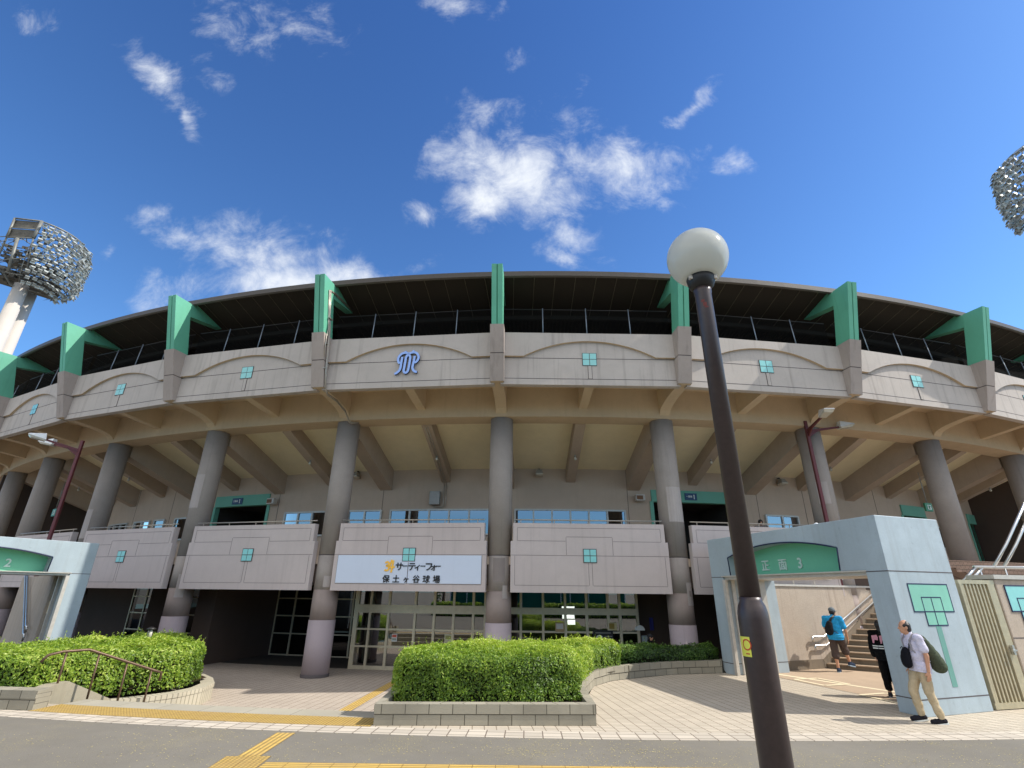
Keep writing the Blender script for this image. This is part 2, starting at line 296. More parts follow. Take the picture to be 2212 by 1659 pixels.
# ------------------------------------------------------------------ mesh builder
class MB:
    def __init__(s): s.v=[]; s.f=[]; s.mi=[]; s.uv=[]; s.smooth=[]
    def add(s, vs, fs, mi=0, uvs=None, smooth=False):
        b=len(s.v); s.v += [tuple(x) for x in vs]
        for i,f in enumerate(fs):
            s.f.append(tuple(b+j for j in f)); s.mi.append(mi); s.smooth.append(smooth)
            s.uv.append(uvs[i] if uvs else None)
        return s
    def box(s, c, d, rot=None, mi=0):
        x,y,z=[k/2 for k in d]; P=[(-x,-y,-z),(x,-y,-z),(x,y,-z),(-x,y,-z),(-x,-y,z),(x,-y,z),(x,y,z),(-x,y,z)]
        m = rot if rot is not None else Matrix.Identity(3); c=Vector(c)
        return s.add([c+m@Vector(p) for p in P], [(0,3,2,1),(4,5,6,7),(0,1,5,4),(1,2,6,5),(2,3,7,6),(3,0,4,7)], mi)
    def hexa(s, P, mi=0):   # 8 corners, bottom 0-3 ccw, top 4-7
        return s.add(P, [(0,3,2,1),(4,5,6,7),(0,1,5,4),(1,2,6,5),(2,3,7,6),(3,0,4,7)], mi)
    def prism(s, front, back, mi=0, side_mi=None, cap_back=True):   # two matching outlines
        n=len(front); fs=[tuple(range(n))]
        s.add(list(front)+list(back), [tuple(range(n))]+([tuple(range(2*n-1,n-1,-1))] if cap_back else []), mi)
        b=len(s.v)-2*n
        for i in range(n):
            j=(i+1)%n; s.f.append((b+i,b+n+i,b+n+j,b+j)); s.mi.append(mi if side_mi is None else side_mi); s.uv.append(None); s.smooth.append(False)
        return s
    def tube(s, pts, r, n=8, mi=0, caps=True, closed=False):
        pts=[Vector(p) for p in pts]; rs = r if isinstance(r,(list,tuple)) else [r]*len(pts)
        rings=[]; up=None
        for i,p in enumerate(pts):
            a=pts[i-1] if i>0 else (pts[-1] if closed else p); c=pts[i+1] if i<len(pts)-1 else (pts[0] if closed else p)
            d=(c-a).normalized()
            if up is None: up = Vector((0,0,1)) if abs(d.z)<0.9 else Vector((1,0,0))
            x=d.cross(up); 
            if x.length<1e-4: x=d.cross(Vector((0,1,0)))
            x.normalize(); y=x.cross(d).normalized(); up=y
            rings.append([p+(x*math.cos(2*math.pi*k/n)+y*math.sin(2*math.pi*k/n))*rs[i] for k in range(n)])
        vs=[v for rg in rings for v in rg]; fs=[]
        m=len(pts)
        for i in range(m if closed else m-1):
            j=(i+1)%m
            for k in range(n): fs.append((i*n+k,j*n+k,j*n+(k+1)%n,i*n+(k+1)%n))
        s.add(vs,fs,mi,None,True)
        if caps and not closed:
            b=len(s.v)-len(vs)
            s.f.append(tuple(b+k for k in range(n))); s.f.append(tuple(b+(m-1)*n+k for k in reversed(range(n))))
            s.mi+=[mi,mi]; s.uv+=[None,None]; s.smooth+=[False,False]
        return s
    def lathe(s, prof, c=(0,0,0), n=24, mi=0, smooth=True):   # prof [(r,z)]
        c=Vector(c); vs=[]; fs=[]
        for r,z in prof:
            for k in range(n): vs.append(c+Vector((r*math.cos(2*math.pi*k/n), r*math.sin(2*math.pi*k/n), z)))
        for i in range(len(prof)-1):
            for k in range(n): fs.append((i*n+k,i*n+(k+1)%n,(i+1)*n+(k+1)%n,(i+1)*n+k))
        s.add(vs,fs,mi,None,smooth)
        b=len(s.v)-len(vs); m=len(prof)
        for i,rev in ((0,True),(m-1,False)):
            if prof[i][0]>1e-4:
                f=tuple(b+i*n+k for k in range(n)); s.f.append(tuple(reversed(f)) if rev else f); s.mi.append(mi); s.uv.append(None); s.smooth.append(False)
        return s
    def build(s, name, mat, parent=None, origin=(0,0,0), recalc=True):
        me=bpy.data.meshes.new(name); o0=Vector(origin)
        me.from_pydata([Vector(v)-o0 for v in s.v], [], s.f)
        mats = mat if isinstance(mat,(list,tuple)) else [mat]
        for m in mats: me.materials.append(m)
        me.polygons.foreach_set('material_index', s.mi); me.polygons.foreach_set('use_smooth', s.smooth)
        if any(u is not None for u in s.uv):
            ul=me.uv_layers.new(name='UVMap')
            for p,u in zip(me.polygons,s.uv):
                if u:
                    for li,c in zip(p.loop_indices,u): ul.data[li].uv=c
        if recalc:
            bm=bmesh.new(); bm.from_mesh(me); bmesh.ops.recalc_face_normals(bm, faces=bm.faces)
            big=[f for f in bm.faces if len(f.verts)>4]
            if big: bmesh.ops.triangulate(bm, faces=big)
            bm.to_mesh(me); bm.free()
        me.update()
        o=bpy.data.objects.new(name, me); COL.objects.link(o)
        if parent is not None: o.parent=parent
        else: o.location=o0
        return o
def bevel(o, w=0.01, seg=1):
    m=o.modifiers.new('bevel','BEVEL'); m.width=w; m.segments=seg; m.limit_method='ANGLE'; m.angle_limit=R_(40); return o
def tag(o, label=None, cat=None, group=None, kind=None):
    for k,v in (('label',label),('category',cat),('group',group),('kind',kind)):
        if v: o[k]=v
    return o
def empty(name, loc, label=None, cat=None, group=None, rz=0.0):
    o=bpy.data.objects.new(name,None); COL.objects.link(o); o.location=loc; o.rotation_euler=(0,0,rz); o.empty_display_size=0.3
    return tag(o,label,cat,group)
def dup(o, parent=None):
    c=o.copy(); COL.objects.link(c)
    if parent is not None: c.parent=parent
    for ch in list(o.children): dup(ch, c)
    return c
BOLD=0.018
def text_mesh(txt, size, depth, spacing=1.0):
    cu=bpy.data.curves.new('text','FONT'); cu.body=txt; cu.size=size; cu.extrude=depth; cu.align_x='CENTER'; cu.space_character=spacing; cu.offset=0.0
    o=bpy.data.objects.new('text',cu); COL.objects.link(o); bpy.context.view_layer.update()
    me=bpy.data.meshes.new_from_object(o.evaluated_get(bpy.context.evaluated_depsgraph_get()))
    bpy.data.objects.remove(o); bpy.data.curves.remove(cu); return me
def text_obj(name, txt, size, depth, mat, origin, ex, ez, parent=None, spacing=1.0, xs=1.0, loc0=(0,0,0)):
    """flat lettering: ex = reading direction, ez = up"""
    me=text_mesh(txt,size,depth,spacing)
    bm=bmesh.new(); bm.from_mesh(me); src=list(bm.verts)+list(bm.edges)+list(bm.faces); wd=size*BOLD
    for i,(sx_,sy_) in enumerate(((-1,0),(1,0),(0,1),(0,-1))):
        r=bmesh.ops.duplicate(bm,geom=src)
        for e in r['geom']:
            if isinstance(e,bmesh.types.BMVert): e.co.x+=sx_*wd; e.co.y+=sy_*wd; e.co.z-=.0006*(i+1)
    bm.to_mesh(me); bm.free(); ex=Vector(ex).normalized(); ez=Vector(ez).normalized(); ey=ex.cross(ez)   # ey points away from reader
    for v in me.vertices:
        p=v.co; v.co = Vector(origin)-Vector(loc0)+ex*(p.x*xs)+ez*p.y-ey*p.z
    me.materials.clear(); me.materials.append(mat); me.update()
    o=bpy.data.objects.new(name,me); COL.objects.link(o)
    if parent is not None: o.parent=parent
    else: o.location=loc0
    return o

# ------------------------------------------------------------------ plan of the stadium: circle about C
C = Vector((2.347,67.358,0)); RAD = 49.149; TH0 = R_(-3.1627); DTH = R_(7.03522); BAY = RAD*DTH
def th(k): return TH0+k*DTH
def P(k, off, z, t=0.0):
    a=th(k); n=Vector((math.sin(a),-math.cos(a),0)); tg=Vector((math.cos(a),math.sin(a),0))
    return C+n*(RAD+off)+tg*t+Vector((0,0,z))
def polar(r, a, z): return Vector((C.x+r*math.sin(a), C.y-r*math.cos(a), z))
def ring(mb, a0, a1, r0, r1, z, n=60, mi=0, z1=None):
    z1 = z if z1 is None else z1
    for i in range(n):
        b0=a0+(a1-a0)*i/n; b1=a0+(a1-a0)*(i+1)/n; rm=(r0+r1)/2
        mb.add([polar(r0,b0,z),polar(r0,b1,z),polar(r1,b1,z1),polar(r1,b0,z1)], [(0,3,2,1)], mi, [[(b0*rm,r0),(b0*rm,r1),(b1*rm,r1),(b1*rm,r0)]])
    return mb
def ringsolid(mb, k0, k1, prof, n, mi=0):
    """sweep closed profile [(off,z)] from bay line k0 to k1"""
    m=len(prof); vs=[]
    for i in range(n+1):
        k=k0+(k1-k0)*i/n
        vs += [P(k,o,z) for o,z in prof]
    fs=[]
    for i in range(n):
        for j in range(m): fs.append((i*m+j,(i+1)*m+j,(i+1)*m+(j+1)%m,i*m+(j+1)%m))
    fs += [tuple(range(m)), tuple(n*m+j for j in reversed(range(m)))]
    return mb.add(vs,fs,mi)

# ------------------------------------------------------------------ ground
A0, A1 = R_(-11.1), R_(-4.62)      # entrance steps, as angles about C
def sheet(name, mat, fn): 
    mb=MB(); fn(mb); o=mb.build(name, mat); tag(o, kind='structure'); return o
sheet('ground', M['soil'], lambda m: ring(m, R_(-180), R_(180), 0.5, 58.4, -0.62, 120))
def road(m):
    ring(m, R_(-180), R_(180), 58.04, 140, 0.0, 180); ring(m, R_(-180), R_(180), 140, 2500, 0.0, 120)
sheet('road', M['asphalt'], road)
sheet('kerb_strip', M['kerb'], lambda m: (ring(m, R_(-40), R_(40), 57.62, 58.06, 0.006, 160), ring(m, R_(-40), R_(40), 58.06, 58.0601, 0.006, 160, 0, -0.05)))
sheet('entrance_plaza', M['plaza'], lambda m: (ring(m, R_(-26), R_(7.0), 40, 56.0, -0.52, 60), ring(m, R_(-26), A0, 56.0, 57.7, -0.52, 10)))
sheet('tactile_paving', M['tactile_dot'], lambda m: ring(m, A0, A1, 57.0, 57.62, 0.008, 40))
def steps(m):
    for i in range(40):
        a=A0+(A1-A0)*i/40; b=A0+(A1-A0)*(i+1)/40
        pr=[(57.0,0.004)]
        for j in range(3): pr += [(56.48-0.32*j, 0.004-0.1733*j), (56.48-0.32*j, 0.004-0.1733*(j+1))]
        pr += [(55.5,-0.516)]
        for (r0,z0),(r1,z1) in zip(pr[:-1],pr[1:]):
            u=[(a*57,r0+z0),(b*57,r0+z0),(b*57,r1+z1),(a*57,r1+z1)]
            m.add([polar(r0,a,z0),polar(r0,b,z0),polar(r1,b,z1),polar(r1,a,z1)],[(0,1,2,3)],0,[u])
sheet('entrance_steps', M['granite'], steps)
# right-hand paving, bounded on the left by the curved planter
EDGE=[(1.50,10.3),(1.62,12.4),(2.05,14.1),(2.62,14.92),(3.17,15.34),(4.54,16.18),(6.15,16.62),(7.2,17.3),(7.6,19.4)]
def rightpave(m):
    pts=[]
    for x,y in EDGE: pts.append((x,y))
    for i in range(40):
        a=R_(7)+(R_(40)-R_(7))*i/39; 
        pts.append(tuple(polar(48.2,a,0)[:2]))
    for i in range(60):
        a=R_(40)-(R_(40)+R_(0.83))*i/59; pts.append(tuple(polar(57.62,a,0)[:2]))
    vs=[(x,y,0.004) for x,y in pts]
    uv=[]
    for x,y in pts:
        dx,dy=x-C.x,y-C.y; uv.append((math.atan2(dx,-dy)*54, math.hypot(dx,dy)))
    # long n-gon: split in a fan-safe way through bmesh triangulation, uvs recomputed below
    m.add(vs,[tuple(range(len(vs)))],0,[uv])
sheet('plaza_paving', M['paving'], rightpave)
sheet('left_paving', M['paving'], lambda m: ring(m, R_(-60), R_(-26), 48.0, 57.62, 0.0, 40))
sheet('planter_footing', M['paving'], lambda m: (ring(m, A1, R_(0.83), 57.0, 57.64, 0.002, 20), ring(m, R_(-26), A0, 57.0, 57.64, 0.002, 30)))
GA=Vector((-0.2640,0.9645,0)); GD=Vector((0.9436,0.3311,0)); GN=Vector((7.77,11.06,0))   # gate: along the arch, through the arch, near corner
def gp(u,d,z): return GN+GA*u+GD*d+Vector((0,0,z))
sheet('inner_court_paving', M['court'], lambda m: m.add([gp(0.3,0.9,0.010),gp(-0.2,6.5,0.010),gp(5.0,9.0,0.010),gp(8.0,7.0,0.010),gp(5.6,0.9,0.010)],[(0,1,2,3,4)],0,[[(0,0),(1,0),(1,1),(.5,1.2),(0,1)]]))
def lines(m):
    def strip(a,b,w,z=0.0135):
        d=(b-a).normalized(); s=Vector((-d.y,d.x,0))*w/2; zz=Vector((0,0,z)); m.add([a-s+zz,b-s+zz,b+s+zz,a+s+zz],[(0,1,2,3)])
    a=gp(5.35,1.25,0); b=gp(1.2,2.2,0); strip(a,b,0.16)
    for c,w in ((Vector((8.15,15.15,0)),0.5),(Vector((8.5,12.95,0)),0.5)):
        e=GA*w; f=GD*w*0.8
        q=[c-e-f,c+e-f,c+e+f,c-e+f]
        for i in range(4): strip(q[i],q[(i+1)%4],0.12,0.016+0.001*i)
sheet('court_line', M['cream_line'], lines)
def guide(m):
    def q(a,b,w0,z,n):
        a=Vector(a); b=Vector(b); d=(b-a); L=d.length; d.normalize(); s=Vector((-d.y,d.x,0))*w0/2
        m.add([a-s,b-s,b+s,a+s],[(0,1,2,3)],n,[[(0,0),(L,0),(L,w0),(0,w0)]])
    q((-3.50,9.50,0.005),(-3.50,8.26,0.005),0.30,0,0)
    q((-3.50,8.26,0.005),(-3.46,7.50,0.005),0.60,0,1)
    q((-3.16,7.86,0.0055),(6.0,7.80,0.0055),0.30,0,0)
o=MB(); guide(o); tag(o.build('road_tactile_strip',[M['tactile_bar'],M['tactile_dot']]),kind='structure')
o=MB(); 
for a,b in (((-4.02,11.5,-0.514),(-3.42,19.6,-0.514)),):
    a=Vector(a);b=Vector(b);d=(b-a);L=d.length;d.normalize();s=Vector((-d.y,d.x,0))*0.15
    o.add([a-s,b-s,b+s,a+s],[(0,1,2,3)],0,[[(0,0),(L,0),(L,.3),(0,.3)]])
tag(o.build('plaza_tactile_strip',M['tactile_bar']),kind='structure')
# dry leaf bits on the asphalt
mb=MB(); rnd=random.Random(3)
cl=[(rnd.uniform(-9,9),rnd.uniform(7.6,9.4),rnd.uniform(.3,1.2)) for _ in range(46)]
for i in range(3600):
    cx,cy,cs=rnd.choice(cl); x=rnd.gauss(cx,cs); y=rnd.gauss(cy,cs*.35)
    if Vector((x-C.x,y-C.y)).length<58.08: continue
    a=rnd.uniform(0,6.28); l=rnd.uniform(.006,.018); w=rnd.uniform(.002,.005); dx=Vector((math.cos(a),math.sin(a),0)); dy=Vector((-dx.y,dx.x,0)); c=Vector((x,y,.006))
    mb.add([c-dx*l,c-dy*w+Vector((0,0,.002)),c+dx*l,c+dy*w],[(0,1,2,3)])
tag(mb.build('dry_leaves', plain('dry_leaf', rgb(196,182,120), 0.8, 0, 0.2, 0.3, 3)), kind='stuff')

# ------------------------------------------------------------------ stadium
ST = empty('stadium', C, 'curved grey concrete ballpark stand with round columns and green roof frames above the plaza', 'stadium')
KS = range(-7,8); KM = range(-7,7); KB = [k for k in KM if -5<k<2]
def Lc(t,off,z): return Vector((t,-(RAD+off),z))      # local to a bay line; the object is turned by th(k) about C
def bay(name, mb, mat, ks, shift=0.0):
    first=None; res={}
    for k in ks:
        if first is None: o=mb.build(name,mat,ST); first=o
        else: o=first.copy(); COL.objects.link(o); o.parent=ST
        o.rotation_euler=(0,0,th(k+shift)); res[k]=o
    return res
def sub(mb, name, mat, parents):
    first=None
    for p in parents:
        if first is None: o=mb.build(name,mat,p); first=o
        else: o=first.copy(); COL.objects.link(o); o.parent=p
# columns
mb=MB(); r=0.42; c=Lc(0,0,0)
mb.lathe([(r+.015,-.6),(r+.015,1.17)],c,40,2); mb.lathe([(r,1.17),(r,2.12)],c,40,1); mb.lathe([(r+.003,2.12),(r+.003,3.225)],c,40,0)
mb.lathe([(r+.03,-.6),(r+.03,-.43)],c,40,3); mb.lathe([(r-.012,3.225),(r-.012,3.255)],c,40,3); mb.lathe([(r,3.255),(r,8.34)],c,40,0)
COLS=bay('column', mb, [M['column'],M['column_mid'],M['column_low'],M['groove']], KS)
def curve_patch(cx,cy,r_,z0,z1,a0,a1,n=6):
    m=MB()
    for i in range(n):
        a=a0+(a1-a0)*i/n; b=a0+(a1-a0)*(i+1)/n; m.add([(cx+r_*math.cos(a),cy+r_*math.sin(a),z0),(cx+r_*math.cos(b),cy+r_*math.sin(b),z0),(cx+r_*math.cos(b),cy+r_*math.sin(b),z1),(cx+r_*math.cos(a),cy+r_*math.sin(a),z1)],[(0,1,2,3)])
    return m
M['repair']=paint('patched_column_paint', rgb(142,132,127), 0.75, 0.1, 0.05, 0.2); M['repair_pale']=paint('pale_patched_paint', rgb(174,165,160), 0.75, 0.1, 0.05, 0.2)
for k,z0,z1,a0,a1,mt in ((1,1.75,2.45,-75,-28,'repair_pale'),(1,2.02,2.2,-62,-48,'repair'),(-2,5.0,6.3,-150,-60,'repair_pale'),(-2,1.8,2.6,-70,-30,'repair_pale'),(-1,2.2,2.55,-80,-50,'repair_pale'),(0,2.4,3.15,-115,-60,'repair'),(0,1.9,2.3,-70,-45,'repair_pale'),(1,4.4,5.6,-120,-40,'repair_pale'),(-3,4.0,5.2,-130,-60,'repair_pale'),(2,5.2,6.0,-150,-95,'repair_pale')):
    o=curve_patch(0,-RAD,.4265,z0,z1,R_(a0),R_(a1)).build('repair_patch',M[mt],COLS[k])
# pilasters on the parapet
mb=MB(); w=.235
def leanoff(z): return 2.577+(z-8.66)*(3.087-2.577)/(10.557-8.66)
zs=[8.66,9.575,9.605,10.557]
for a,b,mi,ins in ((0,1,0,0),(1,2,1,.012),(2,3,0,0)):
    z0,z1=zs[a],zs[b]; ww=w-ins
    mb.hexa([Lc(-ww,leanoff(z0)-ins,z0),Lc(ww,leanoff(z0)-ins,z0),Lc(ww,2.15,z0),Lc(-ww,2.15,z0),Lc(-ww,leanoff(z1)-ins,z1),Lc(ww,leanoff(z1)-ins,z1),Lc(ww,2.15,z1),Lc(-ww,2.15,z1)],mi)
bay('pilaster', mb, [M['pilaster'],M['groove']], KS)
# curved brackets from column head to pilaster foot
mb=MB(); pr=[]
for i in range(15):
    q=i/14*math.pi/2; pr.append((2.56-2.12*(1-math.cos(q)) if False else 0.46+2.10*math.cos(q), 8.655-0.42*(1-math.sqrt(max(0,1-math.sin(q)**2)))))
pr=[(0.44+2.12*(1-i/14), 8.655-0.42*(1-math.sqrt(max(0.0,1-(i/14)**2.2)))) for i in range(15)]
out=[Lc(-.2,o_,z) for o_,z in pr]+[Lc(-.2,.2,8.2),Lc(-.2,.2,9.3),Lc(-.2,2.2,9.3),Lc(-.2,2.56,8.9)]
bk=[Vector((.2,v.y,v.z)) for v in out]
mb.prism(out,bk); bay('bracket', mb, M['tan'], KS)
# parapet panels
mb=MB(); f=2.35; hw=3.06; y=-(RAD+f)
mb.hexa([Lc(-hw,f,8.6),Lc(hw,f,8.6),Lc(hw,f-.22,8.6),Lc(-hw,f-.22,8.6),Lc(-hw,f,10.515),Lc(hw,f,10.515),Lc(hw,f-.22,10.515),Lc(-hw,f-.22,10.515)])
hc=2.28; rise=.60; Rc=(hc*hc+rise*rise)/(2*rise); arch=[]
am=math.asin(hc/Rc)
for i in range(25):
    q=-am+2*am*i/24; arch.append((Rc*math.sin(q), 9.62+rise-Rc+Rc*math.cos(q)))
ol=[(-hw,10.52),(-hw,9.62)]+arch+[(hw,9.62),(hw,10.52)]
mb.prism([Lc(t,f+.10,z) for t,z in ol],[Lc(t,f-.01,z) for t,z in ol],0,2)
for z,h in ((9.585,.022),(8.82,.02)): mb.box(Lc(0,f,z),(2*hw,.006,h),None,1)
PAR=bay('parapet_panel', mb, [M['parapet'],M['groove'],M['tan']], KM, .5)
mb=MB(); mb.box(Lc(0,f+.008,9.555),(.50,.02,.48),None,1)
for sx in (-1,1):
    for sz in (-1,1): mb.box(Lc(sx*.122,f+.016,9.555+sz*.117),(.222,.016,.212),None,0)
mb.box(Lc(0,f+.008,9.07),(.115,.02,.47),None,2); mb.box(Lc(.0,f+.003,9.07),(.15,.012,.48),None,1)
sub(mb,'tile_emblem',[M['tile'],M['groove'],M['parapet']],[PAR[k] for k in KM if k!=-1])
# blue emblem on the bay beside the middle
def ribbon(mb, pts, w, y0, y1, mi=0, smi=1):
    q=[]; m=len(pts)
    for i in range(m-1):      # smooth the stroke
        p=[Vector(pts[max(0,i-1)]),Vector(pts[i]),Vector(pts[i+1]),Vector(pts[min(m-1,i+2)])]
        for j in range(4):
            t=j/4; q.append(.5*((2*p[1])+(p[2]-p[0])*t+(2*p[0]-5*p[1]+4*p[2]-p[3])*t*t+(3*p[1]-p[0]-3*p[2]+p[3])*t*t*t))
    pts=[tuple(v) for v in q]+[tuple(pts[-1])]; n=len(pts); Lf=[];Rt=[]
    for i,p in enumerate(pts):
        a=Vector(pts[max(0,i-1)]); b=Vector(pts[min(n-1,i+1)]); d=(b-a).normalized(); nn=Vector((-d.y,d.x))*w/2
        Lf.append(Vector(p)+nn); Rt.append(Vector(p)-nn)
    for i in range(n-1):
        q=[Lf[i],Rt[i],Rt[i+1],Lf[i+1]]
        vs=[(v.x,y0,v.y) for v in q]+[(v.x,y1,v.y) for v in q]
        mb.add(vs,[(0,1,2,3)],mi); 
        mb.add(vs,[(4,7,6,5),(1,5,6,2),(3,7,4,0)]+([(0,4,5,1)] if i==0 else [])+([(2,6,7,3)] if i==n-2 else []),smi)
def arcpts(cx,cz,rx,rz,a0,a1,n=14): return [(cx+rx*math.cos(R_(a0+(a1-a0)*i/n)),cz+rz*math.sin(R_(a0+(a1-a0)*i/n))) for i in range(n+1)]
mb=MB(); s=1/760.0    # strokes measured on the emblem: 1 unit = its width
def E(pts): return [(-0.02+(x-1120)*s*0.94, 9.50-(z-610)*s*1.0) for x,z in pts]
strokes=[[(780,935),(850,905),(915,840),(940,760),(950,600),(965,450)],
 [(905,640),(860,580),(848,490),(880,410),(950,350),(1040,330),(1110,345),(1150,390),(1195,460),(1195,560),(1180,760),(1160,870),(1100,915),(1045,870),(1050,760),(1065,600),(1075,470),(1120,390),(1180,345),(1280,325),(1370,350),(1430,430),(1440,510),(1400,590),(1340,635)],
 [(1325,435),(1310,600),(1290,760),(1310,830),(1360,885),(1430,905)],
 [(1045,335),(1040,285)],[(1265,330),(1285,270)]]
for i,st in enumerate(strokes): ribbon(mb,E(st),.082,-(RAD+f+.10)-.0012*i,-(RAD+f+.03),0,1)
o=mb.build('emblem',[M['emblem'],M['emblem_side']],ST); o.rotation_euler=(0,0,th(-.5))
# joists, slab and ring beam of the overhang
mb=MB(); mb.hexa([Lc(-.16,2.2,8.66),Lc(.16,2.2,8.66),Lc(.16,.4,8.44),Lc(-.16,.4,8.44),Lc(-.16,2.2,9.3),Lc(.16,2.2,9.3),Lc(.16,.4,9.3),Lc(-.16,.4,9.3)])
bay('joist', mb, M['tan'], KM, .5)
mb=MB(); ringsolid(mb,-9.2,9.2,[(2.25,9.25),(2.25,9.45),(-.3,9.45),(-.3,9.25)],100); mb.build('overhang_slab',M['tan'],ST,C)
mb=MB(); ringsolid(mb,-9.2,9.2,[(.45,8.12),(.45,9.26),(-.4,9.26),(-.4,8.12)],100); mb.build('ring_beam',M['tan'],ST,C)
mb=MB(); ringsolid(mb,-9.2,9.2,[(-.38,8.62),(-.38,8.9),(-4.3,7.4),(-4.3,7.12)],100); mb.build('raking_soffit',M['soffit'],ST,C)
def rak(w,d0,d1):
    m=MB(); m.hexa([Lc(-w,-.39,8.70-d0),Lc(w,-.39,8.70-d0),Lc(w,-4.25,7.24-d1),Lc(-w,-4.25,7.24-d1),Lc(-w,-.39,8.75),Lc(w,-.39,8.75),Lc(w,-4.25,7.3),Lc(-w,-4.25,7.3)]); return m
bay('raking_beam', rak(.28,1.05,1.0), M['beam'], KS)
bay('secondary_beam', rak(.2,.62,.70), M['beam'], KM, .5)
# upper concourse
mb=MB(); ringsolid(mb,-9.2,9.2,[(.26,2.95),(.26,3.2),(-7,3.2),(-7,2.95)],100); mb.build('concourse_floor',M['wall'],ST,C)
OPEN=[(-4.95,-4.62),(-2.70,-2.09),(1.14,1.80),(3.62,3.96),(4.75,4.95)]
def wallseg(k0,k1,z0,z1,off=-4.1,th_=.25):
    m=MB(); ringsolid(m,k0,k1,[(off,z0),(off,z1),(off-th_,z1),(off-th_,z0)],max(2,int(abs(k1-k0)*8))); return m
ed=[-9.2]+[e for o_ in OPEN for e in o_]+[9.2]
m=MB()
for i in range(0,len(ed),2):
    q=wallseg(ed[i],ed[i+1],3.2,7.6); m.add(q.v,q.f)
for a,b in OPEN:
    q=wallseg(a,b,6.34,7.6); m.add(q.v,q.f)
m.build('concourse_wall',M['wall'],ST,C)
for k in (-5.25,4.95):
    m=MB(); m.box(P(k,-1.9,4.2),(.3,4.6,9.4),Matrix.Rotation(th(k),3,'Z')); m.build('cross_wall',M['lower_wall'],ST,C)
# wall joints on the concourse wall
for k in (-3.93,-3.3,-1.99,-1.02,.0,.95,2.05,2.5,3.3):
    m=MB(); m.box(P(k,-4.1,5.2),(.02,.01,4.0),Matrix.Rotation(th(k),3,'Z')); m.build('wall_joint',M['groove'],ST,C)
for a,b in OPEN:
    q=MB(); 
    ringsolid(q,a,b,[(-4.04,5.83),(-4.04,6.34),(-4.32,6.34),(-4.32,5.83)],6)
    for k in (a,b): q.box(P(k,-4.18,4.52),(.16,.24,2.64),Matrix.Rotation(th(k),3,'Z'))
    d=q.build('doorway_frame',M['lintel'],ST,C)
    q=MB(); n=4
    ringsolid(q,a,b,[(-7.0,3.2),(-7.0,5.9),(-7.1,5.9),(-7.1,3.2)],4); 
    ringsolid(q,a,b,[(-4.35,5.9),(-4.35,6.0),(-7.0,6.0),(-7.0,5.9)],4)
    for k in (a,b): q.box(P(k,-5.7,4.55),(.1,2.7,2.7),Matrix.Rotation(th(k),3,'Z'))
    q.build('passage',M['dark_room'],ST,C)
# ribbon windows
def window(k0,k1,n,z0=4.35,z1=5.42,off=-4.09):
    m=MB(); kk=[k0+(k1-k0)*i/n for i in range(n+1)]
    for k in kk: m.box(P(k,off+.03,(z0+z1)/2),(.07,.10,z1-z0),Matrix.Rotation(th(k),3,'Z'))
    ringsolid(m,k0,k1,[(off+.075,z1-.05),(off+.075,z1+.02),(off-.0,z1+.02),(off,z1-.05)],n*2)
    ringsolid(m,k0,k1,[(off+.075,z0-.02),(off+.075,z0+.05),(off,z0+.05),(off,z0-.02)],n*2)
    w_=m.build('window',M['window_frame'],ST,C)
    bk=MB(); ringsolid(bk,k0,k1,[(off+.004,z0),(off+.004,z1),(off-.006,z1),(off-.006,z0)],n*2); bk.build('window_dark_sheet',M['dark'],w_,C).location=(0,0,0)  # flat dark sheet on the wall, standing in for the dark room behind
    for i in range(n):
        q=MB(); a,b=kk[i]+.006,kk[i+1]-.006; q.add([P(a,off+.025,z0+.05),P(b,off+.025,z0+.05),P(b,off+.025,z1-.05),P(a,off+.025,z1-.05)],[(0,1,2,3)])
        q.build('pane',M['window_glass'],w_,C)
for a in ((-1.9,-1.50,3),(-1.3,-1.02,2),(-.94,-.14,5),(.06,.92,6),(-4.41,-4.01,3),(-3.86,-3.59,2),(-3.51,-3.35,1),(-3.19,-2.85,2),(2.1,2.4,2),(4.05,4.6,4)): window(*a)
# balcony panels
mb=MB(); f=.45
def slab(m,h,z0,z1,mi=0,f0=f,d=.22): m.hexa([Lc(-h,f0,z0),Lc(h,f0,z0),Lc(h,f0-d,z0),Lc(-h,f0-d,z0),Lc(-h,f0,z1),Lc(h,f0,z1),Lc(h,f0-d,z1),Lc(-h,f0-d,z1)],mi)
slab(mb,2.64,2.09,3.69); slab(mb,2.56,3.69,4.28)
def gl(m,t0,t1,z0,z1,wd=.016): m.box(Lc((t0+t1)/2,f,(z0+z1)/2),(max(abs(t1-t0),wd),.005,max(abs(z1-z0),wd)),None,1)
gl(mb,-2.63,2.63,3.24,3.24); gl(mb,-2.42,2.42,4.125,4.125,.014)
for sx in (-1,1):
    gl(mb,sx*2.42,sx*2.42,3.71,4.115,.014); gl(mb,sx*.80,sx*2.42,3.70,3.70,.014); gl(mb,sx*.78,sx*.78,3.26,3.83,.014)
    gl(mb,sx*2.50,sx*2.50,2.32,3.22,.014); gl(mb,sx*.075,sx*2.5,2.31,2.31,.014); gl(mb,sx*.06,sx*.06,2.32,3.02,.014)
gl(mb,-.77,.77,3.84,3.84,.014)
BAL=bay('balcony_panel', mb, [M['balcony'],plain('pale_joint_sealant', rgb(118,110,108), 0.8)], KB, .5)
mb=MB(); mb.box(Lc(0,f+.008,3.24),(.45,.03,.44),None,1)
for sx in (-1,1):
    for sz in (-1,1): mb.box(Lc(sx*.107,f+.020,3.24+sz*.105),(.192,.02,.186),None,0)
sub(mb,'tile_emblem',[M['tile'],M['groove']],list(BAL.values()))
mb=MB(); mb.tube([Lc(-2.55,.34,4.40),Lc(2.55,.34,4.40)],.022,8)
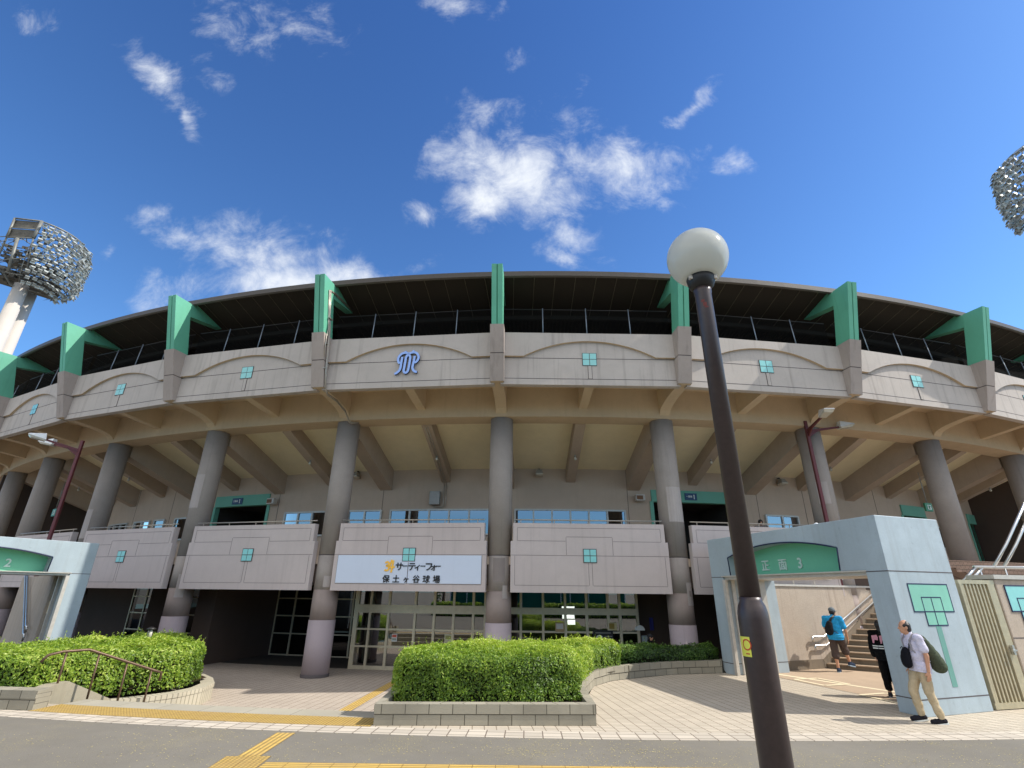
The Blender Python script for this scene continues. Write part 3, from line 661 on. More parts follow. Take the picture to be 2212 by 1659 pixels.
for i in range(5): mb.tube([Lc(-2.3+i*1.15,.34,4.27),Lc(-2.3+i*1.15,.34,4.40)],.014,6)
bay('balcony_rail', mb, M['rail'], KB, .5)
# ground floor
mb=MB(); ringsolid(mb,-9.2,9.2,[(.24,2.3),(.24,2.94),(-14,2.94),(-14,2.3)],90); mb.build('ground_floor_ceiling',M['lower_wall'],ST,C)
def gwall(name,mat,k0,k1,off,z0=-.6,z1=2.3,t=.2): return wallseg(k0,k1,z0,z1,off,t).build(name,mat,ST,C)
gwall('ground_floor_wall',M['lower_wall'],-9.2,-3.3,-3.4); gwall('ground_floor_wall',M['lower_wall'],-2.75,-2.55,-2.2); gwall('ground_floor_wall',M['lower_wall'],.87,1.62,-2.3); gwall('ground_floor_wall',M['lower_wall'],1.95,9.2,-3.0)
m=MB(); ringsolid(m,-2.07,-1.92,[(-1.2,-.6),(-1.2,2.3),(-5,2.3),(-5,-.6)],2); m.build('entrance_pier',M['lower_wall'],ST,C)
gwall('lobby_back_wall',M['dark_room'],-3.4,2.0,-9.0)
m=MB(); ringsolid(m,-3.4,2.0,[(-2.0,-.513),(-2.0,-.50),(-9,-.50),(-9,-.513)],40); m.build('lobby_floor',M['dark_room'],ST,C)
for k0,k1,n,off in ((-3.3,-2.75,3,-3.4),(-2.55,-2.07,3,-3.0),(-1.92,-1.05,5,-4.7),(1.62,1.95,2,-2.6)):
    m=MB()
    for i in range(n+1):
        k=k0+(k1-k0)*i/n; m.box(P(k,off,.89),(.07,.08,2.82),Matrix.Rotation(th(k),3,'Z'))
    for z in (-.47,.35,1.05,1.75): ringsolid(m,k0,k1,[(off+.03,z-.025),(off+.03,z+.025),(off-.03,z+.025),(off-.03,z-.025)],n)
    d=m.build('glazed_door_row',M['frame'],ST,C)
    for i in range(n):
        a,b=k0+(k1-k0)*i/n,k0+(k1-k0)*(i+1)/n; q=MB(); q.add([P(a,off,-.5),P(b,off,-.5),P(b,off,2.3),P(a,off,2.3)],[(0,1,2,3)]); q.build('door_pane',M['dark_glass'],d,C)
# entrance glass front
def front(name,kk,off,zt=(1.34,1.60),bars=(.79,)):
    m=MB()
    for i,k in enumerate(kk): m.box(P(k,off,.89),(.085 if i else .16,.11,2.82),Matrix.Rotation(th(k),3,'Z'))
    ringsolid(m,kk[0],kk[-1],[(off+.07,zt[0]),(off+.07,zt[1]),(off-.07,zt[1]),(off-.07,zt[0])],12)
    for z in bars: ringsolid(m,kk[0],kk[-1],[(off+.045,z-.03),(off+.045,z+.03),(off-.02,z+.03),(off-.02,z-.03)],12)
    ringsolid(m,kk[0],kk[-1],[(off+.05,-.52),(off+.05,-.40),(off-.05,-.40),(off-.05,-.52)],12)
    d=m.build(name,M['frame'],ST,C)
    for i in range(len(kk)-1):
        q=MB(); a,b=kk[i],kk[i+1]; e=(i%3-1)*.006; q.add([P(a,off+e,-.4),P(b,off-e,-.4),P(b,off-e,2.3),P(a,off+e,2.3)],[(0,1,2,3)]); q.build('glass_pane',M['glass'],d,C)
    return d
front('entrance_glazing',[-.955,-.86,-.735,-.56,-.435,-.31,-.185,-.11,.0],-2.0,(1.34,1.62),(.79,.22))
front('lobby_glazing',[.0,.115,.255,.395,.53,.665,.74,.85],-2.05,(1.36,1.58),(.79,))
m=MB(); a=P(-.955,-2.0,0); b=P(-1.06,-4.7,0)
dv=(b-a); ang=math.atan2(dv.y,dv.x)
for i in range(4): m.box(a+dv*i/3+Vector((0,0,.89)),(.07,.07,2.82),Matrix.Rotation(ang,3,'Z'))
for z in (.2,.79,1.48): m.box(a+dv*.5+Vector((0,0,z)),(dv.length,.06,.06),Matrix.Rotation(ang,3,'Z'))
d=m.build('vestibule_side',M['frame'],ST,C); q=MB(); q.add([a+Vector((0,0,-.5)),b+Vector((0,0,-.5)),b+Vector((0,0,2.3)),a+Vector((0,0,2.3))],[(0,1,2,3)]); q.build('glass_pane',M['glass'],d,C)
# roof: eave lining, deck, fascia
def rz(off): return 12.78-.283*(2.65-off)
mb=MB(); ringsolid(mb,-9.2,9.2,[(2.62,rz(2.62)),(2.62,rz(2.62)+.1),(-12,rz(-12)+.1),(-12,rz(-12))],110)
mb.build('roof_lining',M['roof_under'],ST,C)
mb=MB(); ringsolid(mb,-9.2,9.2,[(2.62,12.72),(2.74,12.72),(2.74,12.92),(2.62,12.96),(-12,rz(-12)+.3),(-12,rz(-12)+.1),(2.62,rz(2.62)+.1)],110); mb.build('roof',M['fascia'],ST,C)
mb=MB(); ringsolid(mb,-9.2,9.2,[(2.72,12.66),(2.78,12.70),(2.78,12.78),(2.70,12.78)],110); mb.build('gutter',M['fascia'],ST,C)
mb=MB(); ringsolid(mb,-9.2,9.2,[(.72,rz(.72)-.16),(.72,rz(.72)+.02),(.60,rz(.6)+.02),(.60,rz(.60)-.16)],110); mb.build('roof_purlin',M['roof_under'],ST,C)
mb=MB()
for j in range(8):
    t=(-.5+(j+.5)/8)*BAY; a=Lc(t,2.6,rz(2.6)-.006); b=Lc(t,.72,rz(.72)-.006)
    mb.add([a+Vector((-.009,0,0)),a+Vector((.009,0,0)),b+Vector((.009,0,0)),b+Vector((-.009,0,0))],[(0,1,2,3)])
    mb.add([a+Vector((-.014,0,.02)),a+Vector((-.014,0,0)),b+Vector((-.014,0,0)),b+Vector((-.014,0,.02))],[(0,1,2,3)])
bay('lining_joint', mb, M['rib'], KM, .5)
mb=MB(); n=38
for j in range(n):
    t=(-.5+(j+.5)/n)*BAY
    for o0,o1 in ((.58,-9.0),):
        w0=.03; a=Lc(t,o0,rz(o0)-.002); b=Lc(t*(RAD+o1)/(RAD+o0),o1,rz(o1)-.002)
        dn=Vector((0,0,-.05)); x=Vector((w0,0,0)); mb.add([a-x,a-x*.5+dn,a+x*.5+dn,a+x,b-x,b-x*.5+dn,b+x*.5+dn,b+x],[(0,1,5,4),(1,2,6,5),(2,3,7,6)])
bay('roof_corrugation', mb, M['roof_under'], KM, .5)
# stand behind the parapet
mb=MB(); ringsolid(mb,-9.2,9.2,[(2.1,9.45),(2.1,9.6),(-.5,9.6),(-11.5,5.2),(-11.5,5.0),(-.5,9.4)],90); mb.build('seating_tier',M['deck'],ST,C)
# green roof frames
mb=MB(); w=.19
def go(z): return 3.05+(z-10.557)*(3.578-3.05)/(12.666-10.557)
for s0,s1,mi,ins in ((-w,-.018,0,0),(-.018,.018,1,.03),(.018,w,0,0)):
    z0,z1=10.50,12.666; o0,o1=go(z0)-ins,go(z1)-ins
    mb.hexa([Lc(s0,o0,z0),Lc(s1,o0,z0),Lc(s1,go(z0)-.62,z0),Lc(s0,go(z0)-.62,z0),Lc(s0,o1,z1),Lc(s1,o1,z1),Lc(s1,go(z1)-.70,z1),Lc(s0,go(z1)-.70,z1)],mi)
FR=bay('roof_frame_post', mb, [M['green'],M['green_dark']], KS)
mb=MB(); w=.15; a0=go(12.666)-.68
mb.hexa([Lc(-w,a0,12.15),Lc(w,a0,12.15),Lc(w,-.5,12.70),Lc(-w,-.5,12.70),Lc(-w,a0,12.655),Lc(w,a0,12.655),Lc(w,-.5,13.2),Lc(-w,-.5,13.2)])
# cut the beam where it passes through the roof: top follows the roof underside
mb=MB(); ol=[(a0,12.12),(a0,12.655),(2.60,12.70),(2.58,rz(2.58)+.05),(.98,rz(.98)+.05),(.98,12.42)]
mb.prism([Lc(-w,o_,z) for o_,z in ol],[Lc(w,o_,z) for o_,z in ol])
mb.box(Lc(0,a0-.02,12.40),(2*w+.012,.02,.52),None,1)
sub(mb,'roof_frame_beam',[M['green'],M['green_dark']],list(FR.values()))
# mesh fence over the parapet
mb=MB(); off=2.1; hw=3.0
a=[Lc(-hw,off,10.5),Lc(hw,off,10.5),Lc(hw,off-.1,11.72),Lc(-hw,off-.1,11.72)]
mb.add(a,[(0,1,2,3)],0,[[(0,0),(6,0),(6,1.22),(0,1.22)]]); mb.tube([a[3],a[2]],.018,6,1)
FE=bay('mesh_fence', mb, [M['mesh'],M['dark']], KM, .5)
first=None
for k,p in FE.items():
    for j in (-1,0,1):
        if first is None:
            q=MB(); q.tube([Lc(0,off+.04,10.5),Lc(0,off-.05,11.76)],.020,6); o=q.build('fence_post',M['post'],p); first=o
        else: o=first.copy(); COL.objects.link(o); o.parent=p
        o.rotation_euler=(0,0,DTH*.25*j)

# ------------------------------------------------------------------ gates
THA = TH0-0.76*DTH; AXD = Vector((math.sin(THA),-math.cos(THA),0))
def mirror(p):
    v=Vector((p.x-C.x,p.y-C.y,0)); q=AXD*(2*v.dot(AXD))-v; return Vector((C.x+q.x,C.y+q.y,p.z))
def gate(fn, label, uj, uo, us, digit, uchars, sz):
    base=fn(3,0.9,0); root=empty('gate',base,label,'gate','gates beside the entrance plaza')
    d1=1.95; ex=(fn(0,0,0)-fn(1,0,0)).normalized(); ez=Vector((0,0,1)); inw=(fn(0,1,0)-fn(0,0,0)).normalized()
    def B(mb,name,mat): return mb.build(name,mat,root,base)
    ua=1.10; um=(ua+us)/2; ha=(us-ua)/2
    arch=[]
    for i in range(21):
        q=-1+2*i/20; arch.append((um+ha*q, 3.115+.255*(1-q*q)))
    zb=0 if fn is gp else -.46
    ol=[(0,zb),(.52,zb),(.52,2.60),(ua+.05,2.60)]+arch+[(us-.03,2.60),(uj,2.60),(uj,zb),(uo-.1,zb),(uo,.1),(uo,3.68),(0,3.70)]
    mb=MB(); mb.prism([fn(u,0,z) for u,z in ol],[fn(u,d1,z) for u,z in ol])
    bevel(B(mb,'gate_body',M['gate']),.012)
    # joints
    def jb(u0,u1,d0,d1_,z,h=.02,e=.003):
        P8=[]; mb=MB()
        for zz in (z-h/2,z+h/2):
            for (u,d) in ((u0,d0),(u1,d0),(u1,d1_),(u0,d1_)): P8.append(fn(u,d,zz))
        mb.hexa(P8); B(mb,'joint',M['groove'])
    for z in (2.575,.285):
        jb(-.003,.523,-.003,.01,z); jb(-.003,.003,.0,1.955,z); jb(uj-.003,uo+.003,-.003,.01,z); jb(uo-.003,uo+.003,0,1.955,z); jb(.517,.523,0,1.95,z); jb(uj-.003,uj+.003,0,1.95,z)
    # dark edging of the arch
    mb=MB(); pts=[fn(ua+.05,-.006,2.62)]+[fn(u,-.006,z-.012) for u,z in arch]+[fn(us-.03,-.006,2.62)]
    mb.tube(pts,.016,6); B(mb,'arch_edging',M['emblem_side'])
    # sign
    mb=MB(); a2=[(u,z+.05) for u,z in arch]; o2=[(ua-.05,2.58)]+a2+[(us+.05,2.58)]
    mb.prism([fn(u,.52,z) for u,z in o2],[fn(u,1.5,z) for u,z in o2]); sg=B(mb,'sign_panel',M['sign_green'])
    for txt,u,h in uchars:
        text_obj('letter',txt,h,.012,M['lettering'],fn(u+(.16 if fn is gp else .05),.505,2.745),ex if fn is gp else -ex,ez,sg,1,1,base)
    mb=MB()
    mb.hexa([fn(.5,.06,2.50),fn(uj+.03,.06,2.50),fn(uj+.03,1.8,2.50),fn(.5,1.8,2.50),fn(.5,.06,2.575),fn(uj+.03,.06,2.575),fn(uj+.03,1.8,2.575),fn(.5,1.8,2.575)])
    mb.hexa([fn(.5,-.02,2.575),fn(uj+.05,-.02,2.575),fn(uj+.05,.34,2.575),fn(.5,.34,2.575),fn(.5,-.02,2.605),fn(uj+.05,-.02,2.605),fn(uj+.05,.34,2.605),fn(.5,.34,2.605)])
    B(mb,'lintel_track',M['gate_trim'])
    mb=MB()
    for u0,d0,dd in ((uj-.10,-.03,.10),(uj-.06,.25,.12),(uj-.10,.75,.07),(uj-.06,1.2,.30)):
        mb.hexa([fn(u0,d0,0),fn(uj+.01,d0,0),fn(uj+.01,d0+dd,0),fn(u0,d0+dd,0),fn(u0,d0,2.5),fn(uj+.01,d0,2.5),fn(uj+.01,d0+dd,2.5),fn(u0,d0+dd,2.5)])
    B(mb,'jamb_trim',M['gate_trim'])
    mb=MB(); mb.hexa([fn(uj-.015,.86,0),fn(uj+.01,.86,0),fn(uj+.01,.93,0),fn(uj-.015,.93,0),fn(uj-.015,.86,2.5),fn(uj+.01,.86,2.5),fn(uj+.01,.93,2.5),fn(uj-.015,.93,2.5)]); B(mb,'door_slot',M['dark'])
    mb=MB(); mb.hexa([fn(uj-.045,1.0,1.2),fn(uj-.03,1.0,1.2),fn(uj-.03,1.16,1.2),fn(uj-.045,1.16,1.2),fn(uj-.045,1.0,1.62),fn(uj-.03,1.0,1.62),fn(uj-.03,1.16,1.62),fn(uj-.045,1.16,1.62)]); B(mb,'jamb_plate',M['cream_line'])
    mb=MB(); mb.lathe([(.0,0),(.05,0),(.05,.05),(.0,.07)],fn(1.9,.4,3.71),10); B(mb,'roof_stud',M['hood'])
    return root,base,B
GN2=Vector((-15.84,12.39,0.374)); GA2=Vector((0.4411,0.6925,0)); GD2=Vector((-0.6593,0.4861,0))    # smaller twin of the gate, standing on the left bank
gp2=lambda u,d,z: GN2+GA2*u+GD2*d+Vector((0,0,z*0.82))
g3,gb,GB=gate(gp,'pale blue stadium gate with green arched sign lettered 3, right of the entrance hedge',5.32,5.86,4.97,'3',[('正',3.85,.31),('面',3.20,.31),('3',2.60,.36)],0)
def relief(name,fn,root,base,s0=0.0):
    mb=MB(); tl=MB(); dk=MB()
    def rect(m,a,b,z0,z1,e,t=.006): m.hexa([fn(-e,a,z0),fn(-e,b,z0),fn(-e+t,b,z0),fn(-e+t,a,z0),fn(-e,a,z1),fn(-e,b,z1),fn(-e+t,b,z1),fn(-e+t,a,z1)])
    rect(mb,.45,1.64,1.81,2.33,.006); rect(mb,.75,1.34,1.55,1.81,.006)
    o=mb.build(name,M['teal'],root,base)
    for a,b,z0,z1 in ((.44,1.65,2.322,2.345),(.44,1.65,1.795,1.818),(.44,.463,1.80,2.34),(1.627,1.65,1.80,2.34),(.745,.766,1.545,2.08),(1.324,1.345,1.545,2.08),(.75,1.34,2.067,2.088),(.75,1.34,1.54,1.562),(1.030,1.052,1.545,2.08)): rect(dk,a,b,z0,z1,.009,.006)
    dk.build('relief_groove',M['emblem_side'],o,base)
    st=MB(); st.hexa([fn(-.005,.965,.46),fn(-.005,1.115,.46),fn(.003,1.115,.46),fn(.003,.965,.46),fn(-.005,.965,1.54),fn(-.005,1.115,1.54),fn(.003,1.115,1.54),fn(.003,.965,1.54)])
    st.build('relief_stem',M['teal_dark'],o,base)
relief('teal_relief',gp,g3,gb)
g2,gb2,GB2=gate(gp2,'sunlit white stadium gate with green arched sign lettered 2, behind the left hedge',5.78,6.42,5.12,'2',[('正',2.55,.26),('面',3.25,.26),('2',4.00,.31)],0)

# lattice gate and pier at the far right
LA=Vector((9.66,11.74,0)); LD=Vector((.964,.265,0)).normalized()
def lp(s,d,z): return LA+LD*s+Vector((-LD.y,LD.x,0))*d+Vector((0,0,z))
root=empty('lattice_gate',lp(.5,.05,0),'narrow metal lattice gate between the pale blue pillar and the stuccoed pier','gate')
def hx(mb,s0,s1,d0,d1,z0,z1,mi=0): mb.hexa([lp(s0,d0,z0),lp(s1,d0,z0),lp(s1,d1,z0),lp(s0,d1,z0),lp(s0,d0,z1),lp(s1,d0,z1),lp(s1,d1,z1),lp(s0,d1,z1)],mi)
mb=MB(); hx(mb,.06,1.12,.0,.10,2.36,2.44); hx(mb,.06,1.12,.0,.10,.02,.13); hx(mb,.08,.14,0,.1,.13,2.36); hx(mb,.90,1.10,0,.1,.13,2.36)
mb.build('gate_frame',M['lattice'],root,lp(.5,.05,0))
mb=MB()
for i in range(7): hx(mb,.16+i*.105,.20+i*.105,.01,.08,.13,2.36)
for j in range(17): hx(mb,.14,.90,.075,.085,.22+j*.128,.235+j*.128)
mb.build('lattice_bars',M['lattice'],root,lp(.5,.05,0))
mb=MB(); hx(mb,.96,1.02,-.06,-.01,.98,1.16); hx(mb,.9,1.03,-.09,-.05,1.05,1.08); mb.build('gate_handle',M['steel'],root,lp(.5,.05,0))
root=empty('stucco_pier',lp(2.2,.3,0),'stained stucco pier with turquoise tile relief at right edge','wall')
mb=MB(); hx(mb,1.16,4.5,0,.5,0,2.47); bevel(mb.build('pier_body',M['stucco'],root,lp(2.2,.3,0)),.015)
mb=MB(); hx(mb,1.12,4.55,-.04,.54,2.47,2.56); mb.build('coping',M['gate_trim'],root,lp(2.2,.3,0))
mb=MB(); hx(mb,1.16,4.5,-.004,.0,1.28,1.30); mb.build('joint',M['groove'],root,lp(2.2,.3,0))
mb=MB(); hx(mb,1.39,2.55,-.012,0,1.825,2.335); hx(mb,1.65,2.27,-.012,0,1.56,1.825); mb.build('turquoise_relief',M['tile'],root,lp(2.2,.3,0))
mb=MB()
for a,b,z0,z1 in ((1.375,2.56,2.325,2.35),(1.375,2.56,1.80,1.825),(1.375,1.40,1.81,2.34),(1.645,1.67,1.55,2.09),(2.25,2.275,1.55,2.09),(1.65,2.27,2.07,2.09),(1.65,2.27,1.55,1.57),(1.95,1.975,1.55,2.08)): hx(mb,a,b,-.017,-.002,z0,z1)
mb.build('relief_groove',M['emblem_side'],root,lp(2.2,.3,0))

# retaining wall, stairs and rails inside the gate
WA=Vector((8.10,17.06,0)); WD=Vector((.911,.412,0)); WN=Vector((.412,-.911,0))    # WN: towards the camera
def wp(s,d,z): return WA+WD*s+WN*d+Vector((0,0,z))
root=empty('retaining_wall',wp(3,-.1,0),'tall beige stained retaining wall beside the stairs inside the gate lettered 3','wall')
mb=MB()
def whx(m,s0,s1,d0,d1,z0,z1,z1b=None,mi=0):
    zb=z1 if z1b is None else z1b
    m.hexa([wp(s0,d0,z0),wp(s1,d0,z0),wp(s1,d1,z0),wp(s0,d1,z0),wp(s0,d0,z1),wp(s1,d0,zb),wp(s1,d1,zb),wp(s0,d1,z1)],mi)
whx(mb,-.1,7.5,0,-.22,0,2.36); mb.build('wall_body',M['stucco'],root,wp(3,-.1,0))
mb=MB(); whx(mb,-.15,7.5,.04,-.26,2.36,2.42); mb.build('coping',M['gate_trim'],root,wp(3,-.1,0))
mb=MB(); whx(mb,-.1,2.1,.012,0,0,.27); mb.build('plinth',M['stair'],root,wp(3,-.1,0))
root=empty('wall_railing',wp(3,-.1,2.42),'two bar steel railing along the top of the beige retaining wall','railing')
mb=MB()
for z in (2.62,2.86): mb.tube([wp(.15,-.11,z),wp(4.3,-.11,z),wp(4.75,-.11,z+.05),wp(6.5,-.11,z+.9)],.024,8)
mb.build('rail',M['steel'],root,wp(3,-.1,2.42))
for i in range(5):
    mb=MB(); mb.tube([wp(.3+i*1.0,-.11,2.42),wp(.3+i*1.0,-.11,2.86)],.016,6); mb.build('railing_post',M['steel'],root,wp(3,-.1,2.42))
EDG=Vector((.82,-.58,0)).normalized()
def stp(s,e,z): return wp(1.95+s,.02,0)+EDG*e+Vector((0,0,z))
mb=MB(); ns=17
for i in range(ns):
    z1=.155*(i+1); s0=.30*i
    mb.hexa([stp(s0,0,0),stp(s0,4.3,0),stp(s0+.32 if i<ns-1 else s0+2,4.3,0),stp(s0+.32 if i<ns-1 else s0+2,0,0),stp(s0,0,z1-.03),stp(s0,4.3,z1-.03),stp(s0+.32 if i<ns-1 else s0+2,4.3,z1-.03),stp(s0+.32 if i<ns-1 else s0+2,0,z1-.03)],0)
    mb.hexa([stp(s0-.025,0,z1-.03),stp(s0-.025,4.3,z1-.03),stp(s0+.30,4.3,z1-.03),stp(s0+.30,0,z1-.03),stp(s0-.025,0,z1),stp(s0-.025,4.3,z1),stp(s0+.30,4.3,z1),stp(s0+.30,0,z1)],1)
st=mb.build('stairs',[M['stair'],M['court']]); tag(st,kind='structure')
mb=MB(); whx(mb,1.85,7.0,.02,.0,0,.26,.26+5.15*.515); o=mb.build('stair_stringer',M['stair']); o.parent=None; tag(o,kind='structure')
root=empty('stair_handrail',wp(3,.1,.9),'double steel handrail rising along the retaining wall beside the stairs','handrail')
for dz,ds in ((.90,0),(.66,.05)):
    mb=MB(); q=[wp(1.42+ds,.10,dz-.14),wp(1.40+ds,.10,dz-.02),wp(1.46+ds,.10,dz),wp(1.95+ds,.10,dz),wp(6.6,.10,dz+4.6*.44)]
    mb.tube(q,.030,8); mb.build('rail',M['steel'],root,wp(3,.1,.9))
for i in range(6):
    s_=2.3+i*.85; z=.66+(s_-1.98)*.44
    for dz in (0,.24):
        mb=MB(); mb.tube([wp(s_,.0,z+dz-.12),wp(s_,.09,z+dz-.10),wp(s_,.10,z+dz)],.014,6); mb.build('bracket',M['steel'],root,wp(3,.1,.9))
# upper stairs at the far right
mb=MB(); n=12
for i in range(n):
    o0=3.9-.30*i; z=1.55+.15*(i+1)
    ringsolid(mb,2.62,5.6,[(o0,0.0),(o0,z),(o0-.31 if i<n-1 else .2,z),(o0-.31 if i<n-1 else .2,0.0)],16)
UVu=mb.build('upper_stairs',M['stair_tile']); tag(UVu,kind='structure')
for p,l in zip(UVu.data.polygons,[None]*len(UVu.data.polygons)): pass
ul=UVu.data.uv_layers.new(name='UVMap')
for lp_ in UVu.data.loops:
    v=UVu.data.vertices[lp_.vertex_index].co; ul.data[lp_.index].uv=(math.atan2(v.x-C.x,-(v.y-C.y))*51, v.z+(math.hypot(v.x-C.x,v.y-C.y)-RAD)*.5)
root=empty('stair_railing',(11.6,12.6,2.5),'bright double steel railing above the stucco pier at right','railing')
mb=MB()
for dx in (0,.16):
    mb.tube([(10.62+dx,12.75,2.40),(11.05+dx,12.75,2.74)],.034,8)
    mb.tube([(11.50+dx*1.5,12.75,2.76),(11.98+dx*1.5,12.75,3.28),(13.2+dx*1.5,12.75,4.75)],.034,8)
mb.tube([(11.02,12.75,2.76),(14.5,12.75,2.74)],.036,8); mb.build('rail',M['steel'],root,(11.6,12.6,2.5))
for x in (11.15,11.75,12.5,13.4):
    mb=MB(); mb.tube([(x,12.75,2.2),(x,12.75,2.76)],.02,6); mb.build('railing_post',M['steel'],root,(11.6,12.6,2.5))

# ------------------------------------------------------------------ globe lamp
gx,gy=1.402,3.2
root=empty('globe_lamp',(gx,gy,0),'tall dark brown lamp post with white opal globe in the foreground','street lamp')
B=lambda m,n,mt: m.build(n,mt,root,(gx,gy,0))
mb=MB(); mb.lathe([(.084,0),(.084,1.955),(.082,1.99),(.074,2.025),(.062,2.05),(.0615,2.07)],(gx,gy,0),40); B(mb,'pole_sleeve',M['lamp_pole'])
mb=MB(); mb.lathe([(.060,2.06),(.058,4.12),(.062,4.14),(.062,4.18)],(gx,gy,0),40); B(mb,'pole',M['lamp_pole'])
mb=MB(); mb.lathe([(.135,0),(.135,.02),(.095,.03),(.09,.12)],(gx,gy,0),40); B(mb,'base_flange',M['lamp_pole'])
mb=MB(); mb.lathe([(.062,4.17),(.088,4.20),(.098,4.23),(.102,4.262),(.096,4.275),(.07,4.28)],(gx,gy,0),40); B(mb,'globe_fitter',M['dark'])
for a in (0,2.1,4.2):
    mb=MB(); mb.box((gx+.102*math.cos(a+3.6),gy+.102*math.sin(a+3.6),4.245),(.024,.024,.03)); B(mb,'clamp_screw',M['gate_trim'])
mb=MB(); pr=[]
for i in range(33):
    a=-math.pi/2+math.pi*i/32
    if math.sin(a)*.223<-.190: continue
    pr.append((max(.223*math.cos(a),.0005),4.452+.223*math.sin(a)))
mb.lathe(pr,(gx,gy,0),56); B(mb,'globe',M['globe'])
mb=MB(); mb.lathe([(.03,4.28),(.034,4.40),(.05,4.44),(.055,4.50),(.0,4.55)],(gx,gy,0),20); B(mb,'bulb',M['white'])
def curved_patch(mb,z0,z1,a0,a1,r,mi=0,n=8):
    for i in range(n):
        a=a0+(a1-a0)*i/n; b=a0+(a1-a0)*(i+1)/n
        mb.add([(gx+r*math.cos(a),gy+r*math.sin(a),z0),(gx+r*math.cos(b),gy+r*math.sin(b),z0),(gx+r*math.cos(b),gy+r*math.sin(b),z1),(gx+r*math.cos(a),gy+r*math.sin(a),z1)],[(0,1,2,3)],mi)
mb=MB(); c0=R_(180); curved_patch(mb,1.765,1.865,R_(160),R_(221),.0862); sk=B(mb,'notice_sticker',plain('yellow_sticker',rgb(226,222,84),.5))
mb=MB(); 
for i in range(24):
    a=i/24*2*math.pi; b=(i+1)/24*2*math.pi; q=[]
    for rr,t in ((.022,a),(.022,b),(.029,b),(.029,a)):
        an=R_(206)+rr*math.cos(t)/.0866; q.append((gx+.0872*math.cos(an),gy+.0872*math.sin(an),1.825+rr*math.sin(t)))
    mb.add(q,[(0,1,2,3)])
for t0,t1 in (((-.022,.022),(.022,-.022)),((-.012,-.045),(.012,-.045))):
    q=[]
    for (x,z),e in ((t0,-.003),(t1,-.003),(t1,.003),(t0,.003)):
        an=R_(206)+x/.0866; q.append((gx+.0874*math.cos(an),gy+.0874*math.sin(an),1.825+z+e))
    mb.add(q,[(0,1,2,3)])
mb.build('sticker_symbol',plain('red_sticker_ink',rgb(196,70,40),.5),sk,(gx,gy,0))

m=MB()
for z0,z1,a0,a1 in ((4.0,4.03,238,262),(4.035,4.055,228,250),(3.985,3.997,246,270)): m2=curve_patch(gx,gy,.0598,z0,z1,R_(a0),R_(a1)); m.add(m2.v,m2.f)
B(m,'red_scrape',plain('red_scrape_mark',rgb(112,44,36),.6))
# ------------------------------------------------------------------ maroon twin-headed lamps
def twin_lamp(base,h,arms,label):
    root=empty('twin_lamp',base,label,'street lamp','maroon twin headed lamps'); b=Vector(base)
    mb=MB(); mb.box(b+Vector((0,0,h/2)),(.115,.115,h)); bevel(mb.build('pole',M['red_pole'],root,b),.015)
    for az,L,rise in arms:
        d=Vector((math.cos(R_(az)),math.sin(R_(az)),0)); s=Vector((-d.y,d.x,0)); z0=h-.42
        def q(l,w,z): return b+d*l+s*w+Vector((0,0,z0+z))
        r=rise/L
        mb=MB(); mb.hexa([q(.05,-.04,-.04),q(L,-.035,rise-.03),q(L,.035,rise-.03),q(.05,.04,-.04),q(.05,-.04,.06),q(L,-.035,rise+.03),q(L,.035,rise+.03),q(.05,.04,.06)])
        mb.hexa([q(.05,-.02,-.22),q(.45,-.02,.45*r-.04),q(.45,.02,.45*r-.04),q(.05,.02,-.22),q(.05,-.02,-.04),q(.45,-.02,.45*r),q(.45,.02,.45*r),q(.05,.02,-.04)])
        mb.build('arm',M['red_pole'],root,b)
        e=L; z=rise
        mb=MB(); mb.hexa([q(e-.06,-.14,z-.03),q(e+.50,-.19,z+.08),q(e+.50,.19,z+.08),q(e-.06,.14,z-.03),q(e-.02,-.09,z+.22),q(e+.48,-.16,z+.12),q(e+.48,.16,z+.12),q(e-.02,.09,z+.22)])
        hd=mb.build('lamp_head',M['hood'],root,b)
        mb=MB(); mb.hexa([q(e-.02,-.12,z-.08),q(e+.40,-.15,z-.01),q(e+.40,.15,z-.01),q(e-.02,.12,z-.08),q(e-.05,-.135,z-.026),q(e+.48,-.18,z+.076),q(e+.48,.18,z+.076),q(e-.05,.135,z-.026)])
        mb.build('lens',M['lens'],hd,b)
twin_lamp((11.30,18.56,2.36),5.95,[(3,1.35,.22),(-93,1.25,.22)],'maroon twin headed lamp post rising behind the gate lettered 3')
twin_lamp((-17.4,19.98,0),7.62,[(180,1.15,.25),(222,1.15,.25)],'maroon twin headed lamp post rising behind the gate lettered 2')
